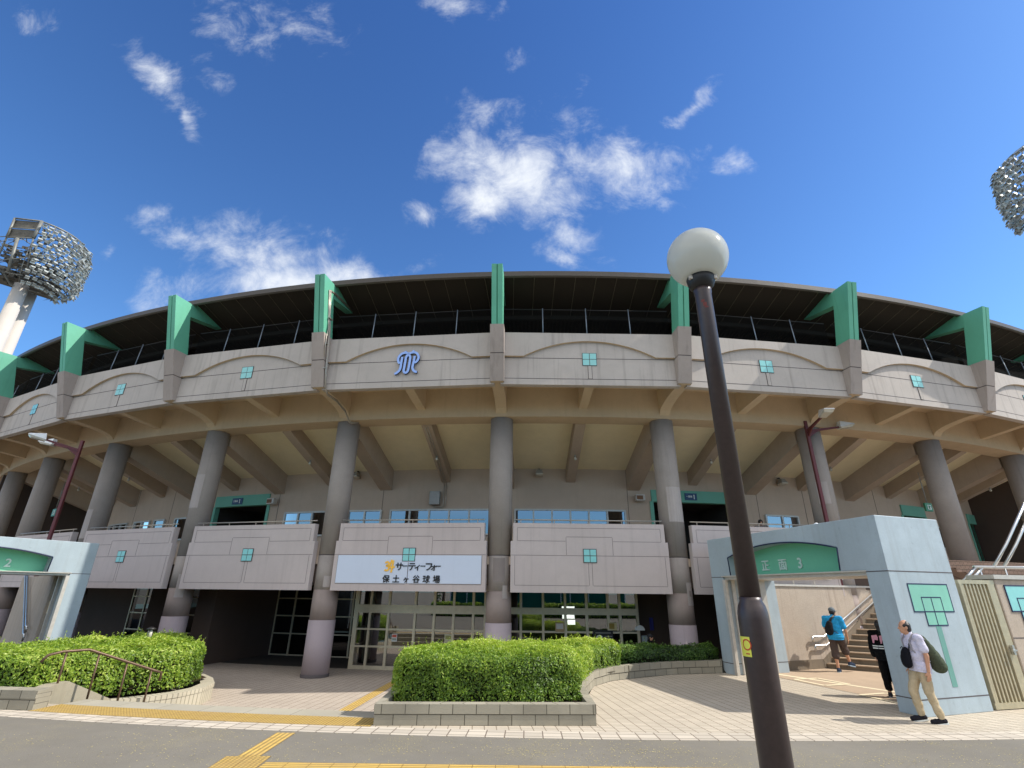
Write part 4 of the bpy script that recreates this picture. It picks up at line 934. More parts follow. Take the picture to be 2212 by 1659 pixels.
# ------------------------------------------------------------------ planters
def wall_path(name,pts,w,z0,z1,mat,label,cat,cap=None,closed=False,root=None):
    """low wall along a plan path; outer face on the right of the path"""
    base=Vector((pts[0][0],pts[0][1],0)); root=root or empty(name,base,label,cat)
    n=len(pts); out=[];inn=[]
    for i,p in enumerate(pts):
        a=Vector(pts[max(0,i-1)][:2]); b=Vector(pts[min(n-1,i+1)][:2]); d=(b-a).normalized(); nn=Vector((d.y,-d.x))
        out.append(Vector(p[:2])); inn.append(Vector(p[:2])-nn*w)
    def strip(mb,o0,zb,zt,ex=0.0):
        L=0.0
        for i in range(n-1):
            seg=(out[i+1]-out[i]).length; zta=zt[i] if isinstance(zt,list) else zt; ztb=zt[i+1] if isinstance(zt,list) else zt
            zba=zb[i] if isinstance(zb,list) else zb; zbb=zb[i+1] if isinstance(zb,list) else zb
            def g(v,o,z): 
                e=(out[i]-inn[i]).normalized()*ex*(1 if o else -1); return Vector((v.x+e.x,v.y+e.y,z))
            A=[g(out[i],1,zba),g(out[i+1],1,zbb),g(inn[i+1],0,zbb),g(inn[i],0,zba)]; T=[g(out[i],1,zta),g(out[i+1],1,ztb),g(inn[i+1],0,ztb),g(inn[i],0,zta)]
            mb.add(A+T,[(0,1,5,4),(2,3,7,6),(4,5,6,7)]+([(3,0,4,7)] if i==0 else [])+([(1,2,6,5)] if i==n-2 else []),0,
                [[(L,zba),(L+seg,zbb),(L+seg,ztb),(L,zta)],[(L+seg,zbb),(L,zba),(L,zta),(L+seg,ztb)],[(L,1),(L+seg,1),(L+seg,1.15),(L,1.15)]]+([[(0,0),(.2,0),(.2,.3),(0,.3)]] if i==0 else [])+([[(0,0),(.2,0),(.2,.3),(0,.3)]] if i==n-2 else []))
            L+=seg
    mb=MB(); strip(mb,0,z0,z1); mb.build('wall_blocks',mat,root,base)
    if cap:
        mb=MB(); z1b=[z+cap for z in z1] if isinstance(z1,list) else z1+cap
        strip(mb,0,z1,z1b,.012); mb.build('coping_blocks',mat,root,base)
    return root
M['cap']=M['block']
root=wall_path('planter',[(-2.28,11.9),(-2.26,10.02),(1.50,10.17),(1.55,12.4),(2.08,14.15),(2.62,14.95),(3.17,15.36)],.22,0.0,.165,M['block'],'grey block planter under the front entrance hedge','planter',.15)
mb=MB(); mb.add([(-2.2,10.1,.22),(1.45,10.25,.22),(1.5,12.4,.22),(2.0,14.2,.22),(3.1,15.4,.22),(2.2,17.2,.22),(.2,15.4,.22),(-.4,13.4,.22),(-2.2,11.9,.22)],[tuple(range(9))])
tag(mb.build('soil',M['soil']),kind='structure')
# inner face towards the lower plaza
root=wall_path('planter_wall',[(2.25,17.3),(.15,15.45),(-.45,13.45),(-2.28,11.9)],.2,-.55,.26,M['granite'],'low grey wall of the entrance hedge facing the lower plaza','wall')
root=wall_path('curved_planter',[(3.20,15.38),(3.9,15.85),(4.6,16.22),(5.4,16.47),(6.15,16.62),(6.3,16.95)],.22,0.0,.165,M['block'],'curved grey block planter beside the gate lettered 3','planter',.15)
mb=MB(); mb.add([(3.25,15.5,.21),(4.6,16.35,.21),(6.2,16.8,.21),(6.5,17.6,.21),(2.4,17.4,.21)],[(0,1,2,3,4)]); tag(mb.build('soil',M['soil']),kind='structure')
wall_path('planter_wall',[(6.6,17.7),(2.25,17.3)],.2,-.55,.26,M['granite'],'low grey wall behind the shaded hedge near the lobby','wall')
# left planter: block wall at the road, sloping stair wall, fluted curved wall
root=wall_path('left_planter',[(-24,15.6),(-20,13.1),(-16,11.75),(-12.5,11.12),(-8.70,10.86)],.3,0.0,.19,M['block'],'grey block planter wall at the left edge of the steps','planter',.13)
M['stone']=paint('weathered_grey_stone',rgb(166,158,138),.85,.12,.06,.3,.3,.3)
wall_path('planter_kerb',[(-8.70,10.98),(-8.96,11.62),(-9.08,12.05),(-8.62,12.75)],.26,[0,-.1,-.3,-.55],[.315,.315,.30,-.12],M['stone'],'grey sloping stair kerb under the brown handrail','kerb')
cv=[(-8.95,12.42),(-8.5,12.72),(-8.05,13.12),(-7.68,13.65),(-7.50,14.35),(-7.62,15.1),(-8.1,15.9),(-9.0,16.9),(-10.5,18.0)]
wall_path('fluted_planter',cv,.30,-.55,-.24,brick('fluted_concrete',rgb(186,178,158),rgb(140,134,118),.12,1.2,.012,.04,offset=0),'curved fluted concrete planter wall at the end of the left hedge','planter',.09)  # darker stripes put the shade of the flutes into the colour
mb=MB(); mb.add([(-24,16,.1),(-16,11.9,.1),(-9.2,11.0,.1),(-9.3,12.6,.05),(-8.0,14,-.1),(-8.1,15.6,-.1),(-10.5,17.7,.0),(-16,20,.1)],[tuple(range(8))]); tag(mb.build('soil',M['soil']),kind='structure')
root=empty('brown_handrail',(-8.6,12.3,0),'brown tubular handrail descending the steps before the left hedge','handrail')
hp=[(-9.22,11.35,.72),(-9.17,11.42,.84),(-9.05,11.62,.885),(-8.80,11.98,.89),(-7.98,13.05,.38),(-7.88,13.15,.33),(-7.88,13.15,.16)]
mb=MB(); mb.tube(hp,.027,10); mb.build('rail',M['bronze_rail'],root,(-8.6,12.3,0))
for x,y,z0,z1 in ((-9.02,11.68,.1,.88),(-8.68,12.15,-.1,.80),(-8.34,12.60,-.30,.60),(-8.02,13.00,-.5,.40)):
    mb=MB(); mb.tube([(x,y,z0),(x,y,z1)],.02,8); mb.build('handrail_post',M['bronze_rail'],root,(-8.6,12.3,0))

# stair wall behind the gate lettered 2
VA=Vector((-14.55,17.25,0)); VD=Vector((-.745,.667,0)); VN=Vector((.667,.745,0))
root=empty('retaining_wall',VA+VD*2,'taupe stair wall with double handrail seen through the gate lettered 2','wall')
vp=lambda s_,d,z: VA+VD*s_+VN*d+Vector((0,0,z))
mb=MB(); mb.hexa([vp(-.6,0,-.4),vp(6,0,-.4),vp(6,.25,-.4),vp(-.6,.25,-.4),vp(-.6,0,2.45),vp(6,0,2.45),vp(6,.25,2.45),vp(-.6,.25,2.45)]); mb.build('wall_body',M['stucco'],root,VA+VD*2)
for dz in (0,.22):
    mb=MB(); mb.tube([vp(.55,-.10,.55+dz),vp(.5,-.10,.72+dz),vp(.8,-.10,.75+dz),vp(5,-.10,2.7+dz)],.028,8); mb.build('handrail',M['steel'],root,VA+VD*2)
# ------------------------------------------------------------------ hedges
from mathutils import noise
def inpoly(x,y,pg):
    c=False; j=len(pg)-1
    for i in range(len(pg)):
        if (pg[i][1]>y)!=(pg[j][1]>y) and x<(pg[j][0]-pg[i][0])*(y-pg[i][1])/(pg[j][1]-pg[i][1])+pg[i][0]: c=not c
        j=i
    return c
def edist(x,y,pg):
    b=1e9; bn=None
    for i in range(len(pg)):
        ax,ay_=pg[i]; bx,by=pg[(i+1)%len(pg)]; dx,dy=bx-ax,by-ay_; t=max(0,min(1,((x-ax)*dx+(y-ay_)*dy)/(dx*dx+dy*dy)))
        d=math.hypot(x-ax-t*dx,y-ay_-t*dy)
        if d<b: b=d; bn=(dy,-dx)
    l=math.hypot(*bn); return b,(bn[0]/l,bn[1]/l)
def smooth_poly(pg,n=2):
    for _ in range(n):
        q=[]
        for i in range(len(pg)):
            a,b=pg[i],pg[(i+1)%len(pg)]; q += [(a[0]*.75+b[0]*.25,a[1]*.75+b[1]*.25),(a[0]*.25+b[0]*.75,a[1]*.25+b[1]*.75)]
        pg=q
    return pg
def hedge(pg,z0,zt,dens,leaf,label,seed,group=None,zfun=None,rr=.22,mat='leaf',name='hedge'):
    """pg counter-clockwise footprint; leaves scattered over a rounded block"""
    rnd=random.Random(seed); pg=smooth_poly(pg,1)
    zf=zfun or (lambda x,y: zt)
    xs=[p[0] for p in pg]; ys=[p[1] for p in pg]; x0,x1,y0,y1=min(xs),max(xs),min(ys),max(ys)
    per=[(pg[i],pg[(i+1)%len(pg)]) for i in range(len(pg))]; plen=[math.hypot(b[0]-a[0],b[1]-a[1]) for a,b in per]; PL=sum(plen)
    hgt=zt-z0; V=[];F=[];T=[]
    def wob(p): return noise.noise(Vector(p)*1.1)*.13+noise.noise(Vector(p)*4.0)*.06
    def put(p,n,tint,big=1.0):
        n=(n+Vector((rnd.gauss(0,.55),rnd.gauss(0,.55),rnd.gauss(0,.55)+.25))).normalized()
        t=n.cross(Vector((rnd.gauss(0,1),rnd.gauss(0,1),rnd.gauss(0,1)))).normalized(); s=n.cross(t)
        l=leaf*rnd.uniform(.6,1.25)*big; w=l*rnd.uniform(.38,.55); b=len(V)
        V.extend([p-t*l*.5, p+s*w*.5-n*w*.18, p+t*l*.5, p-s*w*.5-n*w*.18]); F.append((b,b+1,b+2)); F.append((b,b+2,b+3)); T.append(tint); T.append(tint)
    area=(x1-x0)*(y1-y0); nt_=int(area*dens)
    for _ in range(nt_):
        x=rnd.uniform(x0,x1); y=rnd.uniform(y0,y1)
        if not inpoly(x,y,pg): continue
        d,nn=edist(x,y,pg); z=zf(x,y); 
        drop=0; up=Vector((0,0,1))
        if d<rr: 
            drop=rr-math.sqrt(max(0,rr*rr-(rr-d)**2)); up=Vector((nn[0]*(rr-d)/rr,nn[1]*(rr-d)/rr,max(.2,d/rr)))
        p=Vector((x,y,z-drop)); p.z+=wob(p)-abs(rnd.gauss(0,.055))
        tint=min(1,max(0,.56+.5*noise.noise(p*1.1)+rnd.gauss(0,.16)))
        put(p,up.normalized(),tint)
        if rnd.random()<.012:    # fresh shoots above the clipped top
            h=rnd.uniform(.05,.16)
            for q in range(4): put(p+Vector((rnd.gauss(0,.012),rnd.gauss(0,.012),h*(q+1)/4)),Vector((rnd.gauss(0,1),rnd.gauss(0,1),.6)).normalized(),min(1,.7+rnd.gauss(0,.12)),.9)
    ns_=int(PL*hgt*dens*1.25)
    for _ in range(ns_):
        u=rnd.uniform(0,PL); i=0
        while u>plen[i] and i<len(plen)-1: u-=plen[i]; i+=1
        a,b=per[i]; t=u/plen[i]; x=a[0]+(b[0]-a[0])*t; y=a[1]+(b[1]-a[1])*t; nn=Vector((b[1]-a[1],-(b[0]-a[0]),0)).normalized()
        zz=zf(x,y); z=rnd.uniform(z0,zz-rr*.4); 
        if z<z0+.15 and rnd.random()<.45: continue
        ins=0
        if z>zz-rr: ins=rr-math.sqrt(max(0,rr*rr-(z-(zz-rr))**2))
        p=Vector((x,y,z)); hole=noise.noise(p*2.6+Vector((5,0,0)))
        if hole<-.28 and rnd.random()<.7: p=p-nn*rnd.uniform(.05,.22)
        p=p-nn*(ins+abs(rnd.gauss(0,.06))-wob(p)); tint=min(1,max(0,.42+.5*noise.noise(p*1.1)+rnd.gauss(0,.17)))
        put(p,nn,tint)
    base=Vector(((x0+x1)/2,(y0+y1)/2,z0))
    root=empty(name,base,label,'hedge',group)
    me=bpy.data.meshes.new('leaves'); me.from_pydata([v-base for v in V],[],F); me.materials.append(M[mat])
    at=me.attributes.new('tint','FLOAT','FACE'); at.data.foreach_set('value',T); me.update()
    o=bpy.data.objects.new('leaves',me); COL.objects.link(o); o.parent=root
    mb=MB(); cx,cy=sum(xs)/len(xs),sum(ys)/len(ys); inn=[]
    for i,(a,b) in enumerate(per):
        a0=per[i-1][0]; nn=Vector((b[1]-a0[1],-(b[0]-a0[0]))).normalized(); inn.append((a[0]-nn.x*.17,a[1]-nn.y*.17))
    mb.prism([(x,y,zf(x,y)-.16) for x,y in inn],[(x,y,z0) for x,y in inn]); mb.build('branches',M['twig'],root,base)
    return root
hedge([(-2.12,10.28),(1.36,10.42),(1.42,12.3),(.6,13.0),(-.6,12.9),(-2.1,11.9)],.25,1.06,3300,.052,'clipped green hedge in the block planter facing the road, centre of the plaza',11,'clipped hedges')
hedge([(1.2,12.2),(1.5,12.4),(2.0,14.1),(2.55,14.95),(3.12,15.45),(2.9,16.4),(2.1,16.9),(.5,15.3),(-.1,13.2),(.6,12.6)],.25,.84,2300,.058,'yellowish clipped hedge curving back from the front hedge toward the lobby',12,'clipped hedges')
M['leaf_shaded']=leafmat('shade_tinted_leaf',[rgb(34,56,24),rgb(58,90,36),rgb(92,126,50),rgb(140,164,80)],.25)  # darker copy of the hedge leaf, with the shade put into its colour
hedge([(3.2,15.55),(4.6,16.38),(6.1,16.78),(6.45,17.5),(4.4,17.55),(2.5,17.2)],.25,.70,2200,.060,'hedge with shade painted into its dark green leaves along the curved planter beside the gate',13,'clipped hedges',mat='leaf_shaded')
hedge([(-13.3,12.9),(-13.0,11.7),(-12.4,11.45),(-9.25,11.15),(-9.3,12.2),(-8.9,12.95),(-8.25,13.5),(-7.90,14.3),(-8.0,15.2),(-8.8,16.4),(-10.4,17.4),(-11.3,16.2),(-12.4,14.4)],-.12,.76,1250,.074,'long clipped hedge with rounded end behind the brown handrail',14,'clipped hedges',
      zfun=lambda x,y: .74+ (.12*math.exp(-((x+10.5)**2)/4)))
# low bollard light standing in the left hedge
bx,by=-9.85,15.5
root=empty('bollard_light',(bx,by,0),'small dark bollard light with glass lantern poking out of the left hedge','garden light')
mb=MB(); mb.lathe([(.06,0),(.06,.76),(.075,.78),(.075,.82)],(bx,by,.0),16); mb.build('post',M['grey_metal'],root,(bx,by,0))
mb=MB(); mb.lathe([(.062,.82),(.062,1.04)],(bx,by,0),16); mb.build('lantern',M['lens'],root,(bx,by,0))
mb=MB(); mb.lathe([(.11,1.04),(.11,1.07),(.04,1.11)],(bx,by,0),16); 
for a in range(4): mb.box((bx+.066*math.cos(a*1.57),by+.066*math.sin(a*1.57),.93),(.014,.014,.22))
mb.build('cap',M['dark'],root,(bx,by,0))

# ------------------------------------------------------------------ signboard over the entrance
def rk(k): return Matrix.Rotation(th(k),3,'Z')
def kx(k): return Vector((math.cos(th(k)),math.sin(th(k)),0))
UP=Vector((0,0,1))
b0=P(-.5,.46,2.77)
root=empty('signboard',b0,'wide white signboard with orange and black Japanese lettering over the entrance','sign')
mb=MB(); mb.box(P(-.5,.459,2.775),(4.98,.016,.885),rk(-.5)); bd=mb.build('board',M['board'],root,b0)
mb=MB(); mb.box(P(-.5,.469,2.66),(.02,.004,.66),rk(-.5)); mb.build('board_seam',M['groove'],bd,b0)
def sgn(name,txt,t,z,h,mat,sp=1.0,xs=1.0,off=.475): return text_obj(name,txt,h,.010,mat,P(-.5,off,z,t),kx(-.5),UP,bd,sp,xs,b0)
# orange numerals drawn as strokes: a round 3 leaning into a tall crossed 4
mb=MB(); s=.0028
def nz(pts): return [((x-880)*s, 3.22-(y-237)*s) for x,y in pts]
for i,stk in enumerate(([(598,330),(612,316),(632,318),(640,335),(630,352),(612,358),(634,364),(648,384),(638,404),(616,412),(594,404)],[(676,290),(664,330),(650,368),(652,376),(716,372)],[(694,296),(690,350),(684,400),(676,434)])):
    ribbon(mb,nz(stk),.058,-(RAD+.485+.002*i),-(RAD+.468),0,0)
o=mb.build('numerals',M['yellow_letter'],bd,(0,0,0)); o.matrix_basis=Matrix.Translation(C-b0)@Matrix.Rotation(th(-.5),4,'Z')
BOLD=.022
for ch,t,h,z in (('サ',-.30,.285,2.755),('ー',-.10,.20,2.80),('テ',.14,.285,2.755),('ィ',.335,.25,2.755),('ー',.515,.20,2.80),('フ',.72,.30,2.75),('ォ',.88,.25,2.755),('ー',1.04,.20,2.80)):
    sgn('letter',ch,t,z,h,M['black'])
for i,ch in enumerate('保土ヶ谷球場'):
    sgn('letter',ch,-.72+i*.345,2.375,(.25 if ch!='ヶ' else .23),M['black'])
BOLD=.018

# ------------------------------------------------------------------ small things on the building
def wall_flood(k,z,off,label):
    b=P(k,off,z); root=empty('wall_floodlight',b,label,'floodlight','floodlights under the raking soffit'); r_=rk(k)
    L=lambda x,y,zz: b+r_@Vector((x,y,zz))
    mb=MB(); mb.tube([L(0,.1,.16),L(0,-.08,.16),L(0,-.16,.05)],.03,6); mb.build('arm',M['dark'],root,b)
    mb=MB(); mb.hexa([L(-.17,-.42,-.10),L(.17,-.42,-.10),L(.17,-.06,-.14),L(-.17,-.06,-.14),L(-.10,-.30,.10),L(.10,-.30,.10),L(.10,-.10,.10),L(-.10,-.10,.10)]); bevel(mb.build('hood',M['grey_metal'],root,b),.02,2)
    mb=MB(); mb.hexa([L(-.15,-.40,-.14),L(.15,-.40,-.14),L(.15,-.08,-.18),L(-.15,-.08,-.18),L(-.16,-.41,-.10),L(.16,-.41,-.10),L(.16,-.07,-.14),L(-.16,-.07,-.14)]); mb.build('lens',M['lens'],root,b)
wall_flood(.25,7.0,-4.05,'dim floodlight on the concourse wall right of the middle column')
wall_flood(-1.26,7.02,-4.05,'dim floodlight on the concourse wall half behind the column left of the signboard')
wall_flood(2.28,6.95,-4.05,'dim floodlight on the concourse wall behind the globe lamp post, toward the right')
def speaker(k,z,label):
    b=P(k,-4.0,z); root=empty('wall_speaker',b,label,'speaker','box speakers beside the green doorways'); r_=rk(k)
    mb=MB(); mb.box(b+r_@Vector((0,-.12,0)),(.40,.28,.27),r_); bevel(mb.build('cabinet',M['gate_trim'],root,b),.02)
    mb=MB(); mb.box(b+r_@Vector((-.03,-.262,0)),(.27,.012,.17),r_); mb.build('grille',plain('brown_speaker_grille',rgb(120,84,58),.7),root,b)
speaker(-2.03,5.93,'small boxy speaker right of the green doorway on the left')
speaker(1.035,5.94,'small boxy speaker left of the green doorway on the right')
b=P(-.575,-4.0,5.89); root=empty('junction_box',b,'grey metal junction box with conduits on the concourse wall','junction box'); r_=rk(-.575)
mb=MB(); mb.box(b+r_@Vector((0,-.08,0)),(.46,.2,.58),r_); bevel(mb.build('box_body',M['grey_metal'],root,b),.012)
mb=MB()
for dx in (0,.10):
    mb.tube([P(-.5,-4.02,6.52,-.05+dx),P(-.5,-4.02,5.55+dx*.6,-.05+dx),P(-.5,-4.02,5.47+dx*.6,-.14+dx),P(-.5,-4.02,5.45+dx*.6,-.42),P(-.5,-4.02,5.62,-.50+dx*.3)],.018,6)
    mb.tube([P(-.5,-4.0,6.5,-.05+dx),P(-.5,-2.2,7.31,-.05+dx),P(-.5,-.42,8.02,-.05+dx)],.018,6)
mb.build('conduit',M['rail'],root,b)
for k in range(-5,6):
    kk=k-.5; b=P(kk,-2.25,7.33)
    root=empty('beam_lamp',b,'small round white lamp under a secondary beam','lamp','small round lamps under the secondary beams')
    mb=MB(); mb.lathe([(.035,.04),(.035,-.06)],b,10); mb.build('lamp_base',M['grey_metal'],root,b)
    mb=MB(); mb.lathe([(.002,-.19),(.04,-.175),(.062,-.13),(.05,-.08),(.03,-.06)],b,12); mb.build('bulb',M['lens'],root,b)
def place_plate(k0,k1,z0,z1,label):
    b=P((k0+k1)/2,-4.03,(z0+z1)/2); w=(k1-k0)*BAY*.92
    root=empty('number_plate',b,label,'sign','blue number plates on green lintels'); r_=rk((k0+k1)/2); kk=(k0+k1)/2
    mb=MB(); mb.box(b+r_@Vector((0,-.01,0)),(w,.03,z1-z0),r_); pl=mb.build('plate',plain('navy_plate',rgb(26,66,104),.4),root,b)
    text_obj('numeral','1',.27,.006,M['white'],b+r_@Vector((w*.25,-.032,-.10)),kx(kk),UP,pl,1,1,b)
    text_obj('letter','一塁側' if k0>0 else '三塁側',.095,.004,M['white'],b+r_@Vector((-w*.16,-.030,-.03)),kx(kk),UP,pl,1,1,b)
place_plate(-2.49,-2.375,5.91,6.21,'navy plate reading 1 on the left green doorway lintel')
place_plate(1.415,1.515,5.93,6.23,'navy plate reading 1 on the right green doorway lintel')
def exit_sign(k,off,z,label):
    b=P(k,off,z); r_=rk(k); root=empty('exit_sign',b,label,'exit sign','green emergency exit signs')
    mb=MB(); mb.box(b,(.46,.08,.36),r_); c=mb.build('case',plain('green_exit_panel',rgb(64,140,104),.4),root,b)
    mb=MB(); mb.box(b+r_@Vector((.02,-.044,.0)),(.22,.008,.20),r_); mb.box(b+r_@Vector((.0,-.05,-.0)),(.09,.006,.15),r_,1); mb.box(b+r_@Vector((.06,-.05,.03)),(.05,.006,.05),r_,1); mb.build('pictogram',[M['white'],plain('green_runner',rgb(30,110,70),.4)],c,b)
    mb=MB(); mb.tube([b+Vector((0,0,.18)),b+Vector((0,0,1.6))],.02,6); mb.build('hanger',M['grey_metal'],root,b)
exit_sign(3.36,-2,5.83,'green emergency exit sign hanging under the right side beams')
exit_sign(-4.15,-1,5.65,'green emergency exit sign hanging under the left side beams')
# conduits down the pilaster left of the emblem
b=P(-1,2.9,9.5); root=empty('conduit_run',b,'thin grey conduits running down the frame and pilaster left of the emblem','conduit')
q=lambda t,off,z: P(-1,off,z,t)
for i in range(3):
    e=.055*i; mb=MB()
    pts=[q(.17,1.0,12.50-e*.6),q(.17,2.35,12.42-e*.6),q(.185,2.62+e*.3,12.40-e*.5),q(.215,go(12.30)-.42+e,12.28-e*.5),q(.215,go(11.6)-.42+e,11.5),q(.225,go(10.8)-.40+e*1.1,10.8)]
    if i<2: pts+=[q(.29,2.78+e,10.40),q(.29,2.62+e,9.2),q(.29,2.50+e,8.62),q(.27,2.30,8.50-e),q(.25,1.6,8.52-e),q(.27,.95,8.36-e),q(.30,.60,8.06-e),q(.36,.50,8.02-e),q(.55,.3,8.07)]
    else: pts+=[q(.27,2.84+e,10.45),q(.28,2.80+e,9.7)]
    mb.tube(pts,.02,6); mb.build('conduit_pipe',M['rail'],root,b)
for z,off in ((11.2,go(11.2)-.36),(10.2,2.80),(9.3,2.66)):
    mb=MB(); mb.box(q(.25,off,z),(.09,.22,.03),rk(-1)); mb.build('pipe_clip',M['grey_metal'],root,b)
# notices on the entrance glass
def poster(k0,k1,z0,z1,off,cols,label,group=None):
    kk=(k0+k1)/2; b=P(kk,off,(z0+z1)/2); w=(k1-k0)*BAY*.95; h=z1-z0; r_=rk(kk)
    root=empty('poster',b,label,'poster',group)
    mb=MB(); mb.box(b,(w,.006,h),r_); s_=mb.build('sheet',cols[0],root,b)
    for (x0,x1,y0,y1),m in cols[1:]:
        mb=MB(); mb.box(b+r_@Vector(((x0+x1-1)/2*w,-.005,(y0+y1-1)/2*h)),((x1-x0)*w,.004,(y1-y0)*h),r_); mb.build('printed_block',m,s_,b)
pc=lambda n,*c: plain(n,rgb(*c),.6)
poster(-.70,-.665,.40,.64,-1.96,[M['white'],((.08,.92,.55,.92),pc('poster_red',196,84,60)),((.1,.9,.12,.45),pc('poster_grey',150,160,150))],'small white poster with a red block on the entrance glass left of the hedge')
poster(-.36,-.31,.33,.66,-1.96,[pc('poster_paper',206,204,170),((.1,.9,.55,.9),pc('poster_olive',150,150,90)),((.1,.9,.1,.45),pc('poster_buff',190,184,150))],'pale yellowish poster on the entrance glass right of the sliding doors')
poster(.66,.715,.86,1.12,-2.0,[pc('poster_cream',196,186,140),((.1,.7,.2,.9),pc('poster_gold',150,128,50))],'cream and gold poster on the lobby glass above the dark board')
poster(.33,.385,.80,1.10,-2.0,[pc('poster_tan',176,150,110),((.1,.9,.3,.9),pc('poster_white',206,204,196))],'tan poster on the lobby glass under the bright panel')
kk=.625; b=P(kk,-1.985,.50); r_=rk(kk); root=empty('information_board',b,'dark information board with green shield emblem behind the lobby hedge','board')
mb=MB(); mb.box(b,(.72,.02,.72),r_); bd=mb.build('panel',M['dark'],root,b)
mb=MB(); sh=[(-.10,.12),(0,.16),(.10,.12),(.12,.04),(.09,-.06),(0,-.16),(-.09,-.06),(-.12,.04)]
mb.prism([b+r_@Vector((x-.14,-.016,z+.06)) for x,z in sh],[b+r_@Vector((x-.14,-.008,z+.06)) for x,z in sh]); mb.build('shield_rim',M['white'],bd,b)
mb=MB(); mb.prism([b+r_@Vector((x*.74-.14,-.022,z*.74+.06)) for x,z in sh],[b+r_@Vector((x*.74-.14,-.012,z*.74+.06)) for x,z in sh]); mb.build('shield',pc('shield_green',20,92,62),bd,b)
mb=MB()
for i in range(6): mb.box(b+r_@Vector((.19,-.012,.17-i*.07)),(.26-.04*(i%3),.004,.022),r_)
mb.box(b+r_@Vector((0,-.012,.28)),(.56,.004,.026),r_); mb.build('text_lines',M['grey_metal'],bd,b)
b=P(.88,-2.2,.45); r_=rk(.88); root=empty('wall_fixture',b,'pale wall fixture with rounded top beside the lobby glass','fixture')
mb=MB(); mb.box(b+r_@Vector((.05,-.12,-.3)),(.22,.2,1.1),r_); bevel(mb.build('stand',pc('fixture_blue',150,164,168),root,b),.03)
mb=MB(); mb.prism([b+r_@Vector((-.12+.17*math.cos(R_(a)),-.22,.42+.17*math.sin(R_(a)))) for a in range(0,181,15)],[b+r_@Vector((-.12+.17*math.cos(R_(a)),-.02,.42+.17*math.sin(R_(a)))) for a in range(0,181,15)]); mb.build('hood',M['white'],root,b)
b=P(.95,-2.27,1.07); root=empty('banner',b,'small dark blue banner on the brown wall beside the lobby glass','banner'); mb=MB(); mb.box(b,(.14,.02,.42),rk(.95)); mb.build('cloth',pc('banner_blue',44,46,120),root,b)
# added glowing panel, standing in for bright white patches in the lobby glass
b=P(.45,-4,1.4); root=empty('added_lobby_glow',b,'added glowing white panel inside the dark lobby, in place of bright patches in the glass','lamp')
e=NT('added_panel_glow'); e.b.inputs['Emission Color'].default_value=(1,.98,.92,1); e.b.inputs['Emission Strength'].default_value=1.6
mb=MB(); mb.box(P(.45,-4,1.55),(.5,.05,.09),rk(.45)); mb.box(P(.45,-4,1.25),(.48,.05,.2),rk(.45)); mb.box(P(.47,-4,1.02),(.30,.05,.17),rk(.45)); mb.build('added_glow_panel',e.m,root,b)

